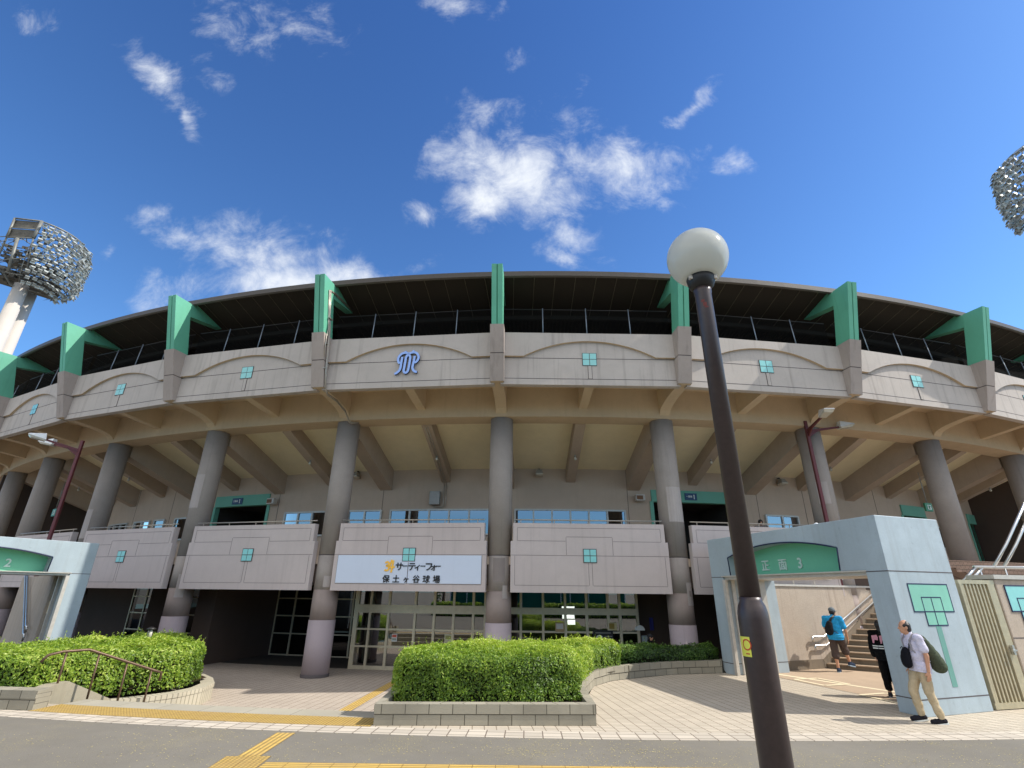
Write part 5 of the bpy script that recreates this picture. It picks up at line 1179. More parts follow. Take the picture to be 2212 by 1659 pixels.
# ------------------------------------------------------------------ floodlight towers
def tower(pos,sx,sc,label,rows,cols,seed):
    """pos: centre of the lamp head; local x right as seen from the plaza, y away"""
    rnd=random.Random(seed); h=Vector((pos[0],pos[1],0)).normalized(); ex=Vector((h.y,-h.x,0))*sx; ey=h; c=Vector(pos)
    base=Vector((pos[0],pos[1],0))
    root=empty('floodlight_tower',base,label,'floodlight tower')
    L=lambda x,y,z: c+(ex*x+ey*y)*sc+Vector((0,0,z*sc))
    def rho(z): return 3.2+1.25*math.sqrt(max(0,1-((z-.3)/4.6)**2))-(.9 if z<-3 else 0)*((-z-3)/1.2 if z<-3 else 0)
    def S_(ph,z,d=0): r=rho(z)+d; return (-.55+r*math.sin(ph),-r*math.cos(ph)*.9+.4,z)
    # twin poles
    for px_,py_ in ((-.75,-.3),(.12,1.5)):
        p=L(px_,py_,-3.6); mb=MB(); mb.lathe([(.80*sc,0),(.66*sc,p.z)],(p.x,p.y,0),28); mb.build('pole',M['tower_pole'],root,base)
    # frame
    mb=MB(); T=lambda pts,r,n=6: mb.tube([L(*p) for p in pts],r*sc,n)
    phs=[R_(a) for a in range(-12,105,9)]
    for z,r in ((3.6,.10),(1.9,.07),(.3,.07),(-1.4,.07),(-3.0,.07),(-4.0,.06)): T([S_(p,z,-.35) for p in phs],r)
    for p in phs[::2]: T([S_(p,z,-.35) for z in (3.6,2,.5,-1,-2.5,-4)],.05)
    for i in range(len(phs)-1): T([S_(phs[i],3.6,-.35),S_(phs[i+1],1.9,-.35)],.045); T([S_(phs[i],-1.4,-.35),S_(phs[i+1],.3,-.35)],.04)
    a=S_(phs[0],3.6,-.2); T([a,S_(phs[0],1.0,-.2)],.17,10)
    T([S_(phs[0],1.0,-.2),(-.9,-3.0,-2.6)],.09)
    A_=(-3.5,-1.5,3.5); G_=(-3.4,-1.0,-2.0); F_=(-1.6,-.6,-4.1)
    T([A_,(-3.45,-1.45,.9)],.12,8); T([A_,G_],.10); T([G_,F_],.10); T([A_,a],.10); T([(-3.47,-1.5,2.2),S_(phs[0],2.3,-.2)],.06); T([(-3.45,-1.45,.9),S_(phs[0],1.0,-.2)],.08)
    T([G_,S_(phs[0],-1.6,-.2)],.07); T([(-2.7,-.8,-3.0),(-1.0,-2.6,-3.4)],.06); T([(-2.6,-2.4,.8),(-2.2,-2.0,-3.2)],.16,8); T([F_,S_(R_(60),-4.0,-.4)],.08)
    for i in range(70):
        x0=rnd.uniform(-3.8,1.8); z0=rnd.uniform(-3.8,2.6); T([(x0,rnd.uniform(-1.8,.6),z0),(x0+rnd.uniform(-1.6,1.6),rnd.uniform(-1.8,.6),z0+rnd.uniform(-.9,.9))],.045)
    mb.build('steel_frame',M['tower_frame'],root,base)
    mb=MB()
    def plate(q): mb.add([L(*p) for p in q]+[L(p[0],p[1]+.06,p[2]) for p in q],[(0,1,2,3),(4,7,6,5),(0,4,5,1),(1,5,6,2),(2,6,7,3),(3,7,4,0)])
    b1=S_(phs[0],3.5,-.3); b2=S_(phs[0],2.3,-.3); b3=S_(phs[0],1.05,-.3)
    plate([(-3.4,-1.4,2.3),b2,b1,(-3.45,-1.4,3.35)]); plate([(-3.35,-1.4,1.0),b3,(b2[0],b2[1],2.2),(-3.4,-1.4,2.15)])
    for i in range(60): 
        x=rnd.uniform(-3.7,.4); z=rnd.uniform(-3.7,.9); y=rnd.uniform(-1.2,.9); w=rnd.uniform(.3,1.0); plate([(x,y,z),(x+w,y-.1,z+rnd.uniform(-.1,.1)),(x+w,y-.1,z+.35),(x,y,z+.3)])
    for z in (-.6,-2.2,-3.2): plate([(-3.2,-.4,z),(2.6,-.6,z),(2.4,2.2,z+.05),(-2.6,2.2,z+.05)])
    for i in range(26):
        for j in range(12):
            if rnd.random()<.52: continue
            p0=R_(-8+i*4.4); z0=-4.0+j*.6; a=rnd.uniform(.2,.5); d=rnd.uniform(-.9,-.5)
            plate([S_(p0,z0,d),S_(p0+R_(4.2),z0+rnd.uniform(-.1,.1),d),S_(p0+R_(4.2),z0+a,d),S_(p0,z0+a,d)])
    mb.build('catwalk_panels',plain('tower_panel',rgb(92,88,80),.6,.2,.4,.35,1.2),root,base)
    # lamps
    lm=None; extra=MB(); cnt=0
    def lampmesh(m,org,X,Y,Z):
        q=lambda x,y,z: org+(X*x+Y*y+Z*z)*sc
        m.hexa([q(-.19,.10,-.19),q(.19,.10,-.19),q(.13,-.24,-.11),q(-.13,-.24,-.11),q(-.20,.10,.19),q(.20,.10,.19),q(.13,-.24,.13),q(-.13,-.24,.13)])
        m.hexa([q(-.21,.10,.165),q(.21,.10,.165),q(.17,.36,.08),q(-.17,.36,.08),q(-.21,.10,.19),q(.21,.10,.19),q(.17,.36,.10),q(-.17,.36,.10)])
        m.hexa([q(-.04,-.5,-.06),q(.04,-.5,-.06),q(.04,-.28,-.06),q(-.04,-.28,-.06),q(-.04,-.5,.06),q(.04,-.5,.06),q(.04,-.28,.06),q(-.04,-.28,.06)])
    proto=MB(); lampmesh(proto,Vector((0,0,0)),Vector((1,0,0)),Vector((0,1,0)),Vector((0,0,1)))
    for r in range(rows):
        z=2.9-6.9*r/(rows-1)
        for k in range(cols):
            ph=R_(-4+ (106*(k+.5*(r%2))/cols)); p=S_(ph,z,.12); org=L(*p)+Vector((rnd.uniform(-.12,.12),rnd.uniform(-.12,.12),rnd.uniform(-.10,.10)))*sc
            Y=(ex*math.sin(ph)-ey*math.cos(ph)+Vector((0,0,-.5+rnd.uniform(-.35,.3)))).normalized(); X=Y.cross(Vector((0,0,1))).normalized(); Z=X.cross(Y)
            a_=rnd.gauss(0,.28); X=(X*math.cos(a_)+Y*math.sin(a_)).normalized(); Y=Z.cross(X).normalized()
            if cnt<100:
                if lm is None: lm=proto.build('floodlamp',M['floodlamp'],root,(0,0,0)); o=lm
                else: o=lm.copy(); COL.objects.link(o); o.parent=root
                o.matrix_basis=Matrix.Translation(org-base)@Matrix((X,Y,Z)).transposed().to_4x4()
            else: lampmesh(extra,org,X,Y,Z)
            cnt+=1
    if extra.f: tag(extra.build('floodlamp_bank',M['floodlamp'],root,base),kind='stuff')
tower((-50.0,45,33.9),1,.90,'twin pole floodlight tower with dense lamp bank behind the left end of the stand',15,13,5)
tower((46.6,33.3,34.9),-1,.93,'floodlight tower lamp bank cut off by the right edge of the photo',15,13,6)

# ------------------------------------------------------------------ people
def capsule(mb,p0,r0,p1,r1,n=12,sx=1.0,sy=1.0):
    p0=Vector(p0);p1=Vector(p1); d=p1-p0; L=d.length; d=d.normalized() if L>1e-6 else Vector((0,0,1))
    ref=Vector((0,1,0)) if abs(d.y)<.9 else Vector((1,0,0)); x=d.cross(ref).normalized(); y=x.cross(d)
    prof=[]
    for i in range(5): a=-math.pi/2+math.pi/2*i/4; prof.append((r0*math.cos(a),r0*math.sin(a)))
    for i in range(5): a=math.pi/2*i/4; prof.append((r1*math.cos(a),L+r1*math.sin(a)))
    vs=[];fs=[]
    for r,z in prof:
        for k in range(n): a=2*math.pi*k/n; vs.append(p0+d*z+(x*math.cos(a)*sx+y*math.sin(a)*sy)*max(r,1e-4))
    m=len(prof)
    for i in range(m-1):
        for k in range(n): fs.append((i*n+k,i*n+(k+1)%n,(i+1)*n+(k+1)%n,(i+1)*n+k))
    fs += [tuple(reversed(range(n))),tuple((m-1)*n+k for k in range(n))]
    mb.add(vs,fs)
def ell(mb,c,r,rot=None,n=16,m=10):
    c=Vector(c); vs=[];fs=[]; rot=rot or Matrix.Identity(3)
    for i in range(m+1):
        a=-math.pi/2+math.pi*i/m
        for k in range(n):
            b=2*math.pi*k/n; vs.append(c+rot@Vector((r[0]*max(math.cos(a),1e-3)*math.cos(b),r[1]*max(math.cos(a),1e-3)*math.sin(b),r[2]*math.sin(a))))
    for i in range(m):
        for k in range(n): fs.append((i*n+k,i*n+(k+1)%n,(i+1)*n+(k+1)%n,(i+1)*n+k))
    fs += [tuple(reversed(range(n))),tuple(m*n+k for k in range(n))]
    mb.add(vs,fs)
def fused(mb,name,mat,parent,voxel=.010,it=3,cutz=None):
    """one continuous skin over the overlapping volumes"""
    me=bpy.data.meshes.new('t'); me.from_pydata(mb.v,[],mb.f); o=bpy.data.objects.new('t',me); COL.objects.link(o)
    bm=bmesh.new(); bm.from_mesh(me); bmesh.ops.recalc_face_normals(bm,faces=bm.faces); bm.to_mesh(me); bm.free()
    r=o.modifiers.new('r','REMESH'); r.mode='VOXEL'; r.voxel_size=voxel; s=o.modifiers.new('s','SMOOTH'); s.iterations=it; s.factor=.5
    bpy.context.view_layer.update()
    res=bpy.data.meshes.new_from_object(o.evaluated_get(bpy.context.evaluated_depsgraph_get())); bpy.data.objects.remove(o)
    res.name=name; res.materials.clear(); res.materials.append(mat); res.polygons.foreach_set('use_smooth',[True]*len(res.polygons))
    q=bpy.data.objects.new(name,res); COL.objects.link(q); q.parent=parent; return q
def cloth(name,c,scale=40,var=.10,wr=.35,pattern=None):
    s=NT(name); p=s.pos(); f=s.noise(p,9,5,.6,.6); g=s.noise(p,260,2,.5)
    c1=s.mixc(s.ramp(f,.35,.65),scal(c,1-var),scal(c,1+var))
    if pattern: c1=s.mixc(s.math('GREATER_THAN',s.noise(p,90,2,.5),.56),c1,pattern)
    s.l(c1,s.b.inputs['Base Color']); s.b.inputs['Roughness'].default_value=.9; s.b.inputs['Specular IOR Level'].default_value=.15
    s.bump(s.math('ADD',s.math('MULTIPLY',s.noise(p,14,3,.6,1.2),3.0),g),wr,.02); return s.m
def person(name,loc,heading,label,J,look=0.0,group=None,voxel=.010,H=1.70):
    """J: joints in the figure's own frame (x right, y forward, z up), written for a 1.70 m figure"""
    k=H/1.70; root=empty('person',loc,label,'person',group,R_(heading)); root.scale=(k,k,k)
    b=MB(); g=lambda n: Vector(J[n])
    nk=g('neck'); hd=g('head')
    ell(b,(g('pelvis')+Vector((0,0,.02))),(.155,.115,.12)); ell(b,(g('pelvis')+g('chest'))/2,(.140,.105,.17)); ell(b,g('chest'),(.165,.118,.19))
    capsule(b,g('shoulder_l'),.062,g('shoulder_r'),.062); capsule(b,g('chest')+Vector((0,0,.12)),.075,nk,.052); capsule(b,nk,.054,hd-Vector((0,-.005,.07)),.055)
    rt=Matrix.Rotation(R_(look),3,'Z')
    ell(b,hd+Vector((0,0,.015)),(.076,.094,.108)); ell(b,hd+rt@Vector((0,.038,-.055)),(.055,.058,.062),rt)
    capsule(b,hd+rt@Vector((0,.088,.012)),.012,hd+rt@Vector((0,.108,-.022)),.016,8)             # nose
    capsule(b,hd+rt@Vector((-.024,.083,-.062)),.011,hd+rt@Vector((.024,.083,-.062)),.011,8)      # lips
    capsule(b,hd+rt@Vector((-.035,.080,.035)),.012,hd+rt@Vector((.035,.080,.035)),.012,8)        # brow
    for sx in (-1,1): ell(b,hd+rt@Vector((sx*.078,-.008,-.005)),(.012,.022,.034),rt)               # ears
    for s in 'lr':
        sg=-1 if s=='l' else 1
        capsule(b,g('shoulder_'+s),.054,g('elbow_'+s),.040); capsule(b,g('elbow_'+s),.041,g('wrist_'+s),.027)
        w=g('wrist_'+s); d=(w-g('elbow_'+s)).normalized(); fw=Vector(J.get('palm_'+s,(0,1,0))); side=d.cross(fw).normalized(); fw=side.cross(d).normalized()
        pc_=w+d*.055; rm=Matrix((side,fw,d)).transposed(); ell(b,pc_,(.020,.040,.056),rm)
        for i,(L,off) in enumerate(((.066,.030),(.076,.010),(.070,-.011),(.054,-.030))):
            a=pc_+d*.042+fw*off; m1=a+d*L*.55+side*(.010*-sg); e=m1+d*L*.40+side*(.024*-sg); capsule(b,a,.0098,m1,.0092,8); capsule(b,m1,.0092,e,.0080,8)
        a=w+d*.03+fw*.030; capsule(b,a,.013,a+d*.028+fw*.026,.0105,8); capsule(b,a+d*.028+fw*.026,.0105,a+d*.058+fw*.030,.009,8)
        capsule(b,g('hip_'+s),.086,g('knee_'+s),.056); capsule(b,g('knee_'+s),.056,g('ankle_'+s),.036)
        kk=g('knee_'+s); an=g('ankle_'+s); dd=(an-kk); ell(b,kk+dd*.30-Vector((0,.018,0)),(.050,.052,.115))
        t=g('toe_'+s); capsule(b,an-Vector((0,0,.035)),.040,t,.032)
    body=fused(b,'body',J.get('skin',M['skin']),root,voxel)
    ey=MB()
    for sx in (-1,1):
        ell(ey,hd+rt@Vector((sx*.032,.083,.012)),(.011,.007,.006),rt,8,6)
    ey.build('eyes',M['dark'],body,(0,0,0))
    return root,g,rt,hd
def shoes(root,g,mat,sole,J):
    for s in 'lr':
        an=g('ankle_'+s); t=g('toe_'+s); d=(t-an); d.z=0; d.normalize(); sd=Vector((d.y,-d.x,0)); pit=(t.z-(an.z-.06))
        m=MB(); heel=an-Vector((0,0,.035))-d*.035
        capsule(m,heel,.047,t+d*.02-Vector((0,0,.004)),.041,12); capsule(m,an+Vector((0,0,.0)),.046,an-Vector((0,0,.03)),.050); ell(m,(heel+t)/2+d*.05,(.050,.050,.042))
        q=fused(m,'shoe',mat,root,.009,2)
        m=MB(); ol=[(-.085,.0),(-.075,.034),(.02,.040),(.10,.047),(.165,.040),(.195,.0)]; ol=ol+[(x,-y) for x,y in reversed(ol[1:-1])]
        up=Vector((0,0,1)); c=an-Vector((0,0,.035)); sl=(t-c); sl=sl.normalized() if sl.length>0 else d
        nrm=sd.cross(sl).normalized(); nrm=nrm if nrm.z>0 else -nrm
        m.prism([c+sl*x+sd*y-nrm*.034 for x,y in ol],[c+sl*x+sd*y-nrm*.058 for x,y in ol]); m.build('sole',sole,q,(0,0,0))
def wrinkle(o,a=.010):
    me=o.data; N=[v.normal.copy() for v in me.vertices]
    for v,n in zip(me.vertices,N):
        p=v.co; v.co=p+n*(noise.noise(Vector((p.x*9,p.y*9,p.z*15)))*a+noise.noise(Vector((p.x*5+p.z*9,p.y*5,p.z*6+3)))*a)
    me.update(); return o
def torso_cloth(root,g,mat,name='shirt',grow=.016,hem=0.0,sleeve=.55,voxel=.010,loose=0.0,cuff=0.0):
    m=MB(); ell(m,g('chest'),(.165+grow,.118+grow,.195+grow)); ell(m,(g('pelvis')+g('chest'))/2,(.148+grow+loose,.112+grow+loose,.19)); ell(m,g('pelvis')+Vector((0,0,.03-hem)),(.160+grow+loose,.120+grow+loose,.10))
    for zz in (.02,-.05-hem): ell(m,g('pelvis')+Vector((0,0,zz)),(.158+grow+loose,.122+grow+loose,.11))
    capsule(m,g('shoulder_l'),.064+grow*.7,g('shoulder_r'),.064+grow*.7); capsule(m,g('chest')+Vector((0,0,.13)),.082,g('neck')-Vector((0,0,.005)),.066)
    for s in 'lr':
        a=g('shoulder_'+s); e=g('elbow_'+s); capsule(m,a,.060+grow*.7,a+(e-a)*sleeve,(.058 if sleeve<1 else .050)+grow)
        if cuff>0: capsule(m,e,.050+grow,e+(g('wrist_'+s)-e)*cuff,.040+grow)
    o=fused(m,name,mat,root,voxel,3); bm=bmesh.new(); bm.from_mesh(o.data)      # straight hem
    bmesh.ops.bisect_plane(bm,geom=bm.verts[:]+bm.edges[:]+bm.faces[:],plane_co=g('pelvis')+Vector((0,0,-.03-hem)),plane_no=(0,-.12,1),clear_inner=True)
    bm.to_mesh(o.data); bm.free(); return wrinkle(o)
def leg_cloth(root,g,mat,name,knee=None,grow=.018,cuff=.9,voxel=.010,flare=0.0):
    m=MB(); ell(m,g('pelvis')+Vector((0,0,.015)),(.158+grow*.6,.118+grow*.6,.125))
    for s in 'lr':
        h=g('hip_'+s); k=g('knee_'+s); a=g('ankle_'+s); capsule(m,h,.092+grow,k,.064+grow+flare*.5)
        if cuff>0: capsule(m,k,.064+grow+flare*.5,k+(a-k)*cuff,.046+grow+flare)
        else: capsule(m,k,.066+grow+flare,k+(a-k)*(-cuff),.068+grow+flare)
    return wrinkle(fused(m,name,mat,root,voxel,3),.009)
# --- man with the two bags, walking left past the gate pillar
J1=dict(pelvis=(0,0,.92),chest=(0,.015,1.24),neck=(0,.045,1.44),head=(0,.085,1.565),shoulder_l=(-.185,.0,1.385),shoulder_r=(.185,.02,1.385),
 elbow_l=(-.225,-.045,1.10),wrist_l=(-.215,-.015,.84),elbow_r=(.225,-.01,1.11),wrist_r=(.215,.06,.86),
 hip_l=(-.085,0,.90),hip_r=(.085,.01,.90),knee_l=(-.085,-.005,.49),knee_r=(.09,.17,.50),ankle_l=(-.085,-.10,.088),ankle_r=(.09,.13,.105),toe_l=(-.09,.045,.036),toe_r=(.10,.275,.045))
root,g,rt,hd=person('person',(7.62,10.66,0),82,'balding man in pale shirt and beige trousers walking past the pale blue pillar',J1,-14,H=1.68,voxel=.008)
torso_cloth(root,g,cloth('pale_print_shirt',rgb(212,208,224),pattern=rgb(192,189,210)),grow=.020,hem=.075,sleeve=.62,loose=.030)
leg_cloth(root,g,cloth('beige_trousers',rgb(196,178,146),wr=.5),'trousers',cuff=.93,grow=.016)
shoes(root,g,cloth('dark_sneaker',rgb(40,38,44)),M['white'],J1)
m=MB(); capsule(m,g('chest')+Vector((0,-.01,.155)),.085,g('neck')+Vector((0,-.004,.012)),.064); fused(m,'collar',cloth('shirt_collar',rgb(216,212,226)),root,.008,1)
m=MB(); ell(m,hd+Vector((0,-.022,.022)),(.083,.085,.098)); ell(m,hd+rt@Vector((0,-.045,-.02)),(.078,.058,.075),rt); 
for sx in (-1,1): ell(m,hd+rt@Vector((sx*.068,-.012,.028)),(.017,.062,.040),rt)
fused(m,'hair',M['hair'],root,.007,2)
m=MB(); ell(m,hd+Vector((0,-.012,.088)),(.046,.050,.040)); fused(m,'bald_crown',M['skin'],root,.007,1)
ro=root.location.copy(); hz=Matrix.Rotation(R_(82),3,'Z'); W1=lambda x,y,z: ro+hz@Vector((x,y,z))*(1.68/1.70)
def held(name,label,cat,pt): return empty(name,pt,label,cat)
bk=held('backpack','slouchy olive backpack hanging on the back of the balding man','backpack',W1(0,-.25,1.0))
inv=lambda b,p: p-b.location
m=MB()
for (y,z,rx,ry,rz_) in ((-.155,1.33,.12,.05,.10),(-.18,1.25,.14,.07,.13),(-.215,1.16,.155,.092,.15),(-.255,1.06,.168,.112,.16),(-.29,.98,.168,.124,.15),(-.32,.92,.155,.12,.12)): 
    ell(m,inv(bk,W1(-.03,y,z)),(rx,ry,rz_),hz)
olive=cloth('olive_bag_cloth',rgb(86,94,76),wr=.7,var=.2); fused(m,'bag_body',olive,bk,.010,3)
for sx in (-.13,.11):
    m=MB(); m.tube([inv(bk,W1(sx,-.14,1.36)),inv(bk,W1(sx,-.04,1.462)),inv(bk,W1(sx,.06,1.45)),inv(bk,W1(sx,.140,1.34)),inv(bk,W1(sx,.13,1.20)),inv(bk,W1(sx*1.25,.03,1.06)),inv(bk,W1(sx*1.1,-.13,1.0))],.013,8); m.build('strap',plain('grey_strap',rgb(150,146,150),.8),bk,(0,0,0))
m=MB(); m.tube([inv(bk,W1(-.03,-.17,1.385)),inv(bk,W1(-.03,-.15,1.43)),inv(bk,W1(-.03,-.10,1.425))],.014,6); m.build('grab_loop',M['dark'],bk,(0,0,0))
sb=held('shoulder_bag','small black bag carried at the chest of the balding man','bag',W1(-.02,.22,1.05))
m=MB()
for (y,z,rx,ry,rz_) in ((.19,1.13,.10,.055,.10),(.205,1.08,.112,.068,.12),(.215,1.02,.118,.078,.13),(.215,.97,.112,.078,.10)): ell(m,inv(sb,W1(-.03,y,z)),(rx,ry,rz_),hz)
fused(m,'bag_body',cloth('black_bag_cloth',rgb(26,26,32),wr=.6),sb,.009,2)
m=MB(); m.tube([inv(sb,W1(-.10,.17,1.16)),inv(sb,W1(-.12,.15,1.28)),inv(sb,W1(-.05,.0,1.47)),inv(sb,W1(.05,-.14,1.33)),inv(sb,W1(.14,-.13,1.15)),inv(sb,W1(.17,.05,1.02)),inv(sb,W1(.10,.16,.98))],.011,8); m.build('strap',M['dark'],sb,(0,0,0))
m=MB(); m.tube([inv(sb,W1(-.03,.20,1.19)),inv(sb,W1(-.03,.245,1.235)),inv(sb,W1(-.03,.27,1.20))],.009,6); m.build('grab_loop',M['dark'],sb,(0,0,0))
# --- man in blue shirt at the foot of the stairs
J2=dict(pelvis=(0,0,.94),chest=(0,.035,1.25),neck=(0,.075,1.44),head=(.015,.125,1.555),shoulder_l=(-.19,.02,1.385),shoulder_r=(.19,.02,1.385),
 elbow_l=(-.25,.10,1.12),wrist_l=(-.20,.28,1.0),elbow_r=(.265,.04,1.10),wrist_r=(.265,.16,.86),
 hip_l=(-.09,0,.92),hip_r=(.09,.02,.92),knee_l=(-.10,.02,.50),knee_r=(.12,.21,.60),ankle_l=(-.09,-.06,.088),ankle_r=(.19,.24,.245),toe_l=(-.08,.09,.034),toe_r=(.25,.36,.185))
root,g,rt,hd=person('person',(9.86,17.02,0),-38,'man in bright blue shirt, dark shorts and grey cap climbing the first stair',J2,-42,H=1.78,voxel=.009)
torso_cloth(root,g,cloth('blue_shirt',rgb(52,164,222),wr=.5,var=.14),grow=.022,hem=.06,sleeve=.72,loose=.034)
leg_cloth(root,g,cloth('dark_cargo_shorts',rgb(88,76,72),wr=.6,var=.18),'shorts',cuff=-.22,grow=.026,flare=.012)
shoes(root,g,cloth('navy_clog',rgb(46,58,78)),plain('pale_sole',rgb(150,170,186),.6),J2)
m=MB(); ell(m,hd+Vector((0,-.020,.0)),(.081,.088,.09)); fused(m,'hair',M['hair'],root,.008,1)
m=MB(); ell(m,hd+Vector((0,-.004,.058)),(.090,.106,.078)); ell(m,hd+rt@Vector((0,.115,.030)),(.062,.062,.012),rt); fused(m,'cap',cloth('grey_cap',rgb(112,120,126)),root,.008,1)
ro2=root.location.copy(); hz2=Matrix.Rotation(R_(-38),3,'Z'); W2=lambda x,y,z: ro2+hz2@Vector((x,y,z))*(1.78/1.70)
sl=held('sling_bag','black sling bag slung across the back of the man in blue','bag',W2(-.05,-.2,1.2))
m=MB()
for (x,y,z,rx,ry,rz_) in ((-.07,-.17,1.24,.085,.055,.10),(-.085,-.18,1.18,.10,.068,.12),(-.10,-.185,1.12,.115,.078,.13),(-.11,-.182,1.05,.115,.075,.11)): ell(m,inv(sl,W2(x,y,z)),(rx,ry,rz_),hz2)
fused(m,'bag_body',cloth('sling_cloth',rgb(38,40,44),wr=.6),sl,.010,2)
m=MB()
for e in (-.02,0,.02): m.tube([inv(sl,W2(-.06+e,-.15,1.30)),inv(sl,W2(.0+e,-.115,1.40)),inv(sl,W2(.07+e,.0,1.475)),inv(sl,W2(.09+e,.13,1.38)),inv(sl,W2(.0+e,.19,1.2)),inv(sl,W2(-.16+e,.10,1.05)),inv(sl,W2(-.17+e,-.06,1.02))],.016,6)
m.tube([inv(sl,W2(-.05,-.18,1.10)),inv(sl,W2(.06,-.165,1.03)),inv(sl,W2(.13,-.11,.98))],.009,6); m.build('strap',M['dark'],sl,(0,0,0))
# --- woman in black, half hidden by the pillar
J3=dict(J2); J3.update(knee_r=(.09,.05,.5),ankle_r=(.09,-.02,.088),toe_r=(.10,.13,.034),elbow_l=(-.24,-.01,1.12),wrist_l=(-.23,.07,.9),head=(.0,.05,1.565),neck=(0,.03,1.44),chest=(0,.01,1.25),ankle_l=(-.09,-.02,.088),toe_l=(-.09,.13,.034))
root,g,rt,hd=person('person',(8.62,13.06,0),-35,'person all in black with pink and white back print behind the gate pillar',J3,0,H=1.58,voxel=.010)
blk=cloth('black_jersey',rgb(18,18,20),wr=.5)
torso_cloth(root,g,blk,'jersey',grow=.03,hem=.10,sleeve=1.0,loose=.03,cuff=.95)
leg_cloth(root,g,cloth('black_wide_trousers',rgb(15,15,17),wr=.5),'trousers',cuff=.72,grow=.026,flare=.006)
shoes(root,g,cloth('charcoal_sneaker',rgb(52,50,54)),plain('grey_sole',rgb(150,146,146),.6),J3)
m=MB(); ell(m,hd+Vector((0,-.02,.02)),(.092,.105,.115)); capsule(m,hd+Vector((0,-.03,-.02)),.08,hd+Vector((0,-.05,-.13)),.06); fused(m,'hair',M['hair'],root,.009,2)
pk=plain('pink_print',rgb(216,150,166),.8)
def backpatch(pts,mat,name):
    m=MB(); n=[]
    for x,z in pts: n.append((x,z))
    def yb(x): return -.118*math.sqrt(max(.05,1-(x/.245)**2))-.040
    m.prism([(x,yb(x)-.012,z) for x,z in n],[(x,yb(x)+.03,z) for x,z in n]); m.build(name,mat,root,(0,0,0))
for x0 in (-.20,-.04,.10):
    backpatch([(x0,1.34),(x0+.11,1.36),(x0+.13,1.30),(x0+.12,1.24),(x0+.05,1.25),(x0+.03,1.17),(x0,1.17)],pk,'number_print')
for z in (1.10,1.05):
    for x0 in (-.22,-.10,.02,.12): backpatch([(x0,z),(x0+.11,z),(x0+.11,z+.024),(x0,z+.024)],M['white'],'stripe_print')
# --- person beyond the shaded hedge
J4=dict(J3); root,g,rt,hd=person('person',(4.46,18.05,-.5),-95,'person in black cap and top behind the shaded hedge by the lobby',J4,0,H=1.42,voxel=.012)
torso_cloth(root,g,blk,'top',grow=.02,sleeve=.8); leg_cloth(root,g,blk,'trousers',cuff=.9)
m=MB(); ell(m,hd+Vector((0,-.005,.035)),(.092,.108,.098)); ell(m,hd+Vector((0,.11,.035)),(.06,.06,.012)); ell(m,hd+Vector((0,-.05,-.05)),(.08,.06,.08)); fused(m,'cap',plain('black_cap',rgb(20,20,24),.8),root,.010,1)
# --- spectator on the balcony
J5=dict(J3); root,g,rt,hd=person('person',(9.72,20.25,3.2),170,'dark haired spectator behind the balcony rail beside the globe lamp post',J5,0,H=1.62,voxel=.012)
torso_cloth(root,g,cloth('grey_top',rgb(120,116,116)),'top',grow=.02,sleeve=.8); leg_cloth(root,g,blk,'trousers',cuff=.9)
m=MB(); ell(m,hd+Vector((0,-.01,.03)),(.092,.105,.105)); fused(m,'hair',M['hair'],root,.010,1)

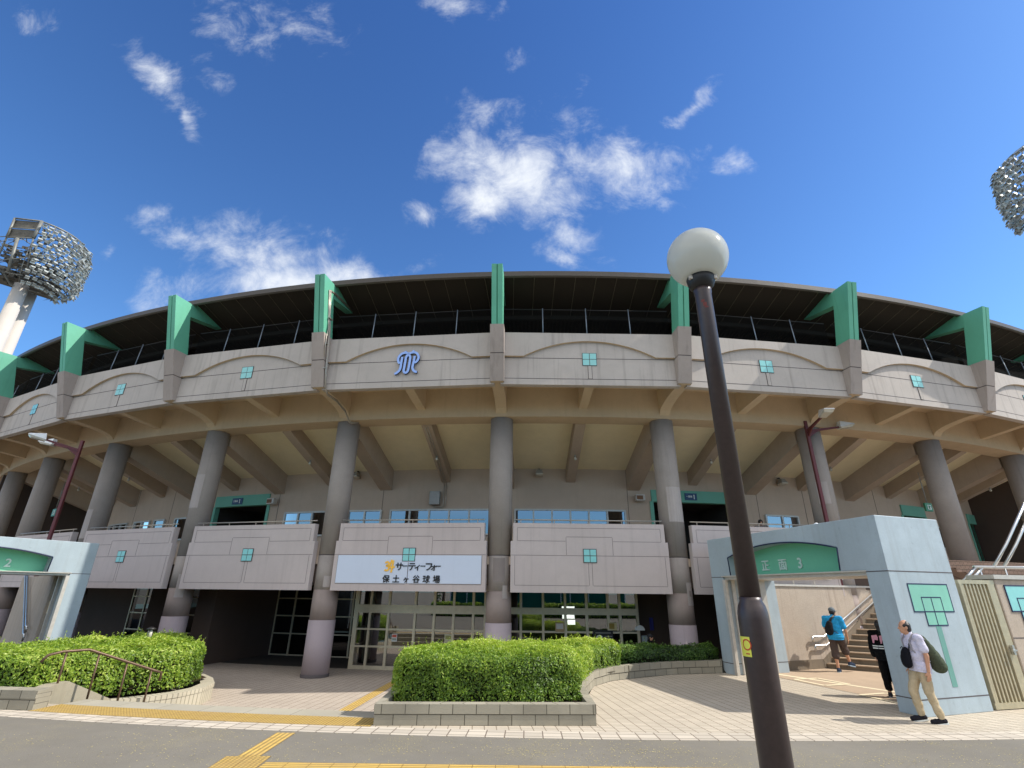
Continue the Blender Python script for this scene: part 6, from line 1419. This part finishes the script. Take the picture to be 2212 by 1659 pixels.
# ------------------------------------------------------------------ what the entrance glass mirrors: the park side across the road
def quick_hedge(x0,x1,y,h,seed,label):
    hedge([(x0,y-1.2),(x1,y-1.2),(x1,y),(x0,y)],0,h,150,.20,label,seed,'hedges across the road',rr=.2)
quick_hedge(-16,-1.5,-9.5,1.2,31,'low hedge across the road behind the viewer, toward the left')
quick_hedge(2.0,16,-9.5,1.2,32,'low hedge across the road behind the viewer, toward the right')
def tree(x,y,h,r,seed,label):
    rnd=random.Random(seed); base=Vector((x,y,0)); root=empty("tree",base,label,'tree','trees across the road')
    mb=MB(); mb.tube([(x,y,0),(x+.1,y,h*.3),(x-.1,y+.1,h*.7)],[.2,.16,.06],8)
    for i in range(6):
        a=rnd.uniform(0,6.28); mb.tube([(x,y,h*(.35+.05*i)),(x+math.cos(a)*r*.6,y+math.sin(a)*r*.6,h*(.55+.06*i))],[.08,.03],6)
    mb.build('trunk',M['bark'],root,base)
    V=[];F=[];T=[]; cl=[(rnd.gauss(0,r*.45),rnd.gauss(0,r*.45),h*.62+rnd.gauss(0,h*.16),rnd.uniform(.5,1.1)) for _ in range(26)]
    for cx,cy,cz,cr in cl:
        tt=rnd.uniform(.25,.8)
        for _ in range(90):
            d=Vector((rnd.gauss(0,1),rnd.gauss(0,1),rnd.gauss(0,.8))).normalized()*cr*rnd.uniform(.6,1); p=Vector((cx,cy,cz))+d; t=Vector((rnd.gauss(0,1),rnd.gauss(0,1),rnd.gauss(0,1))).normalized(); s_=t.cross(d).normalized(); b=len(V)
            V.extend([p-t*.16,p+s_*.09,p+t*.16,p-s_*.09]); F.append((b,b+1,b+2,b+3)); T.append(min(1,max(0,tt+rnd.gauss(0,.12))))
    me=bpy.data.meshes.new('crown'); me.from_pydata(V,[],F); me.materials.append(M['leaf_dark']); at=me.attributes.new('tint','FLOAT','FACE'); at.data.foreach_set('value',T); me.update()
    o=bpy.data.objects.new('crown',me); COL.objects.link(o); o.parent=root
for i,(x,y) in enumerate(((-15,-17),(-8.5,-20),(-2,-18),(5,-21),(11,-17),(18,-20))): tree(x,y,7+1.5*(i%3),2.6,50+i,'broad leafy tree across the road behind the viewer')
b=Vector((0,-13.5,0)); root=empty('net_fence',b,'green netting fence with white posts across the road behind the viewer','fence')
mb=MB(); mb.box((0,-13.5,1.7),(26,.05,3.4)); mb.build('netting',plain('green_netting',rgb(28,96,78),.8,0,.2,.2,1),root,b)
for i in range(14):
    mb=MB(); mb.box((-13+i*2,-13.44,1.8),(.07,.07,3.6)); mb.build('fence_post',M['white'],root,b)
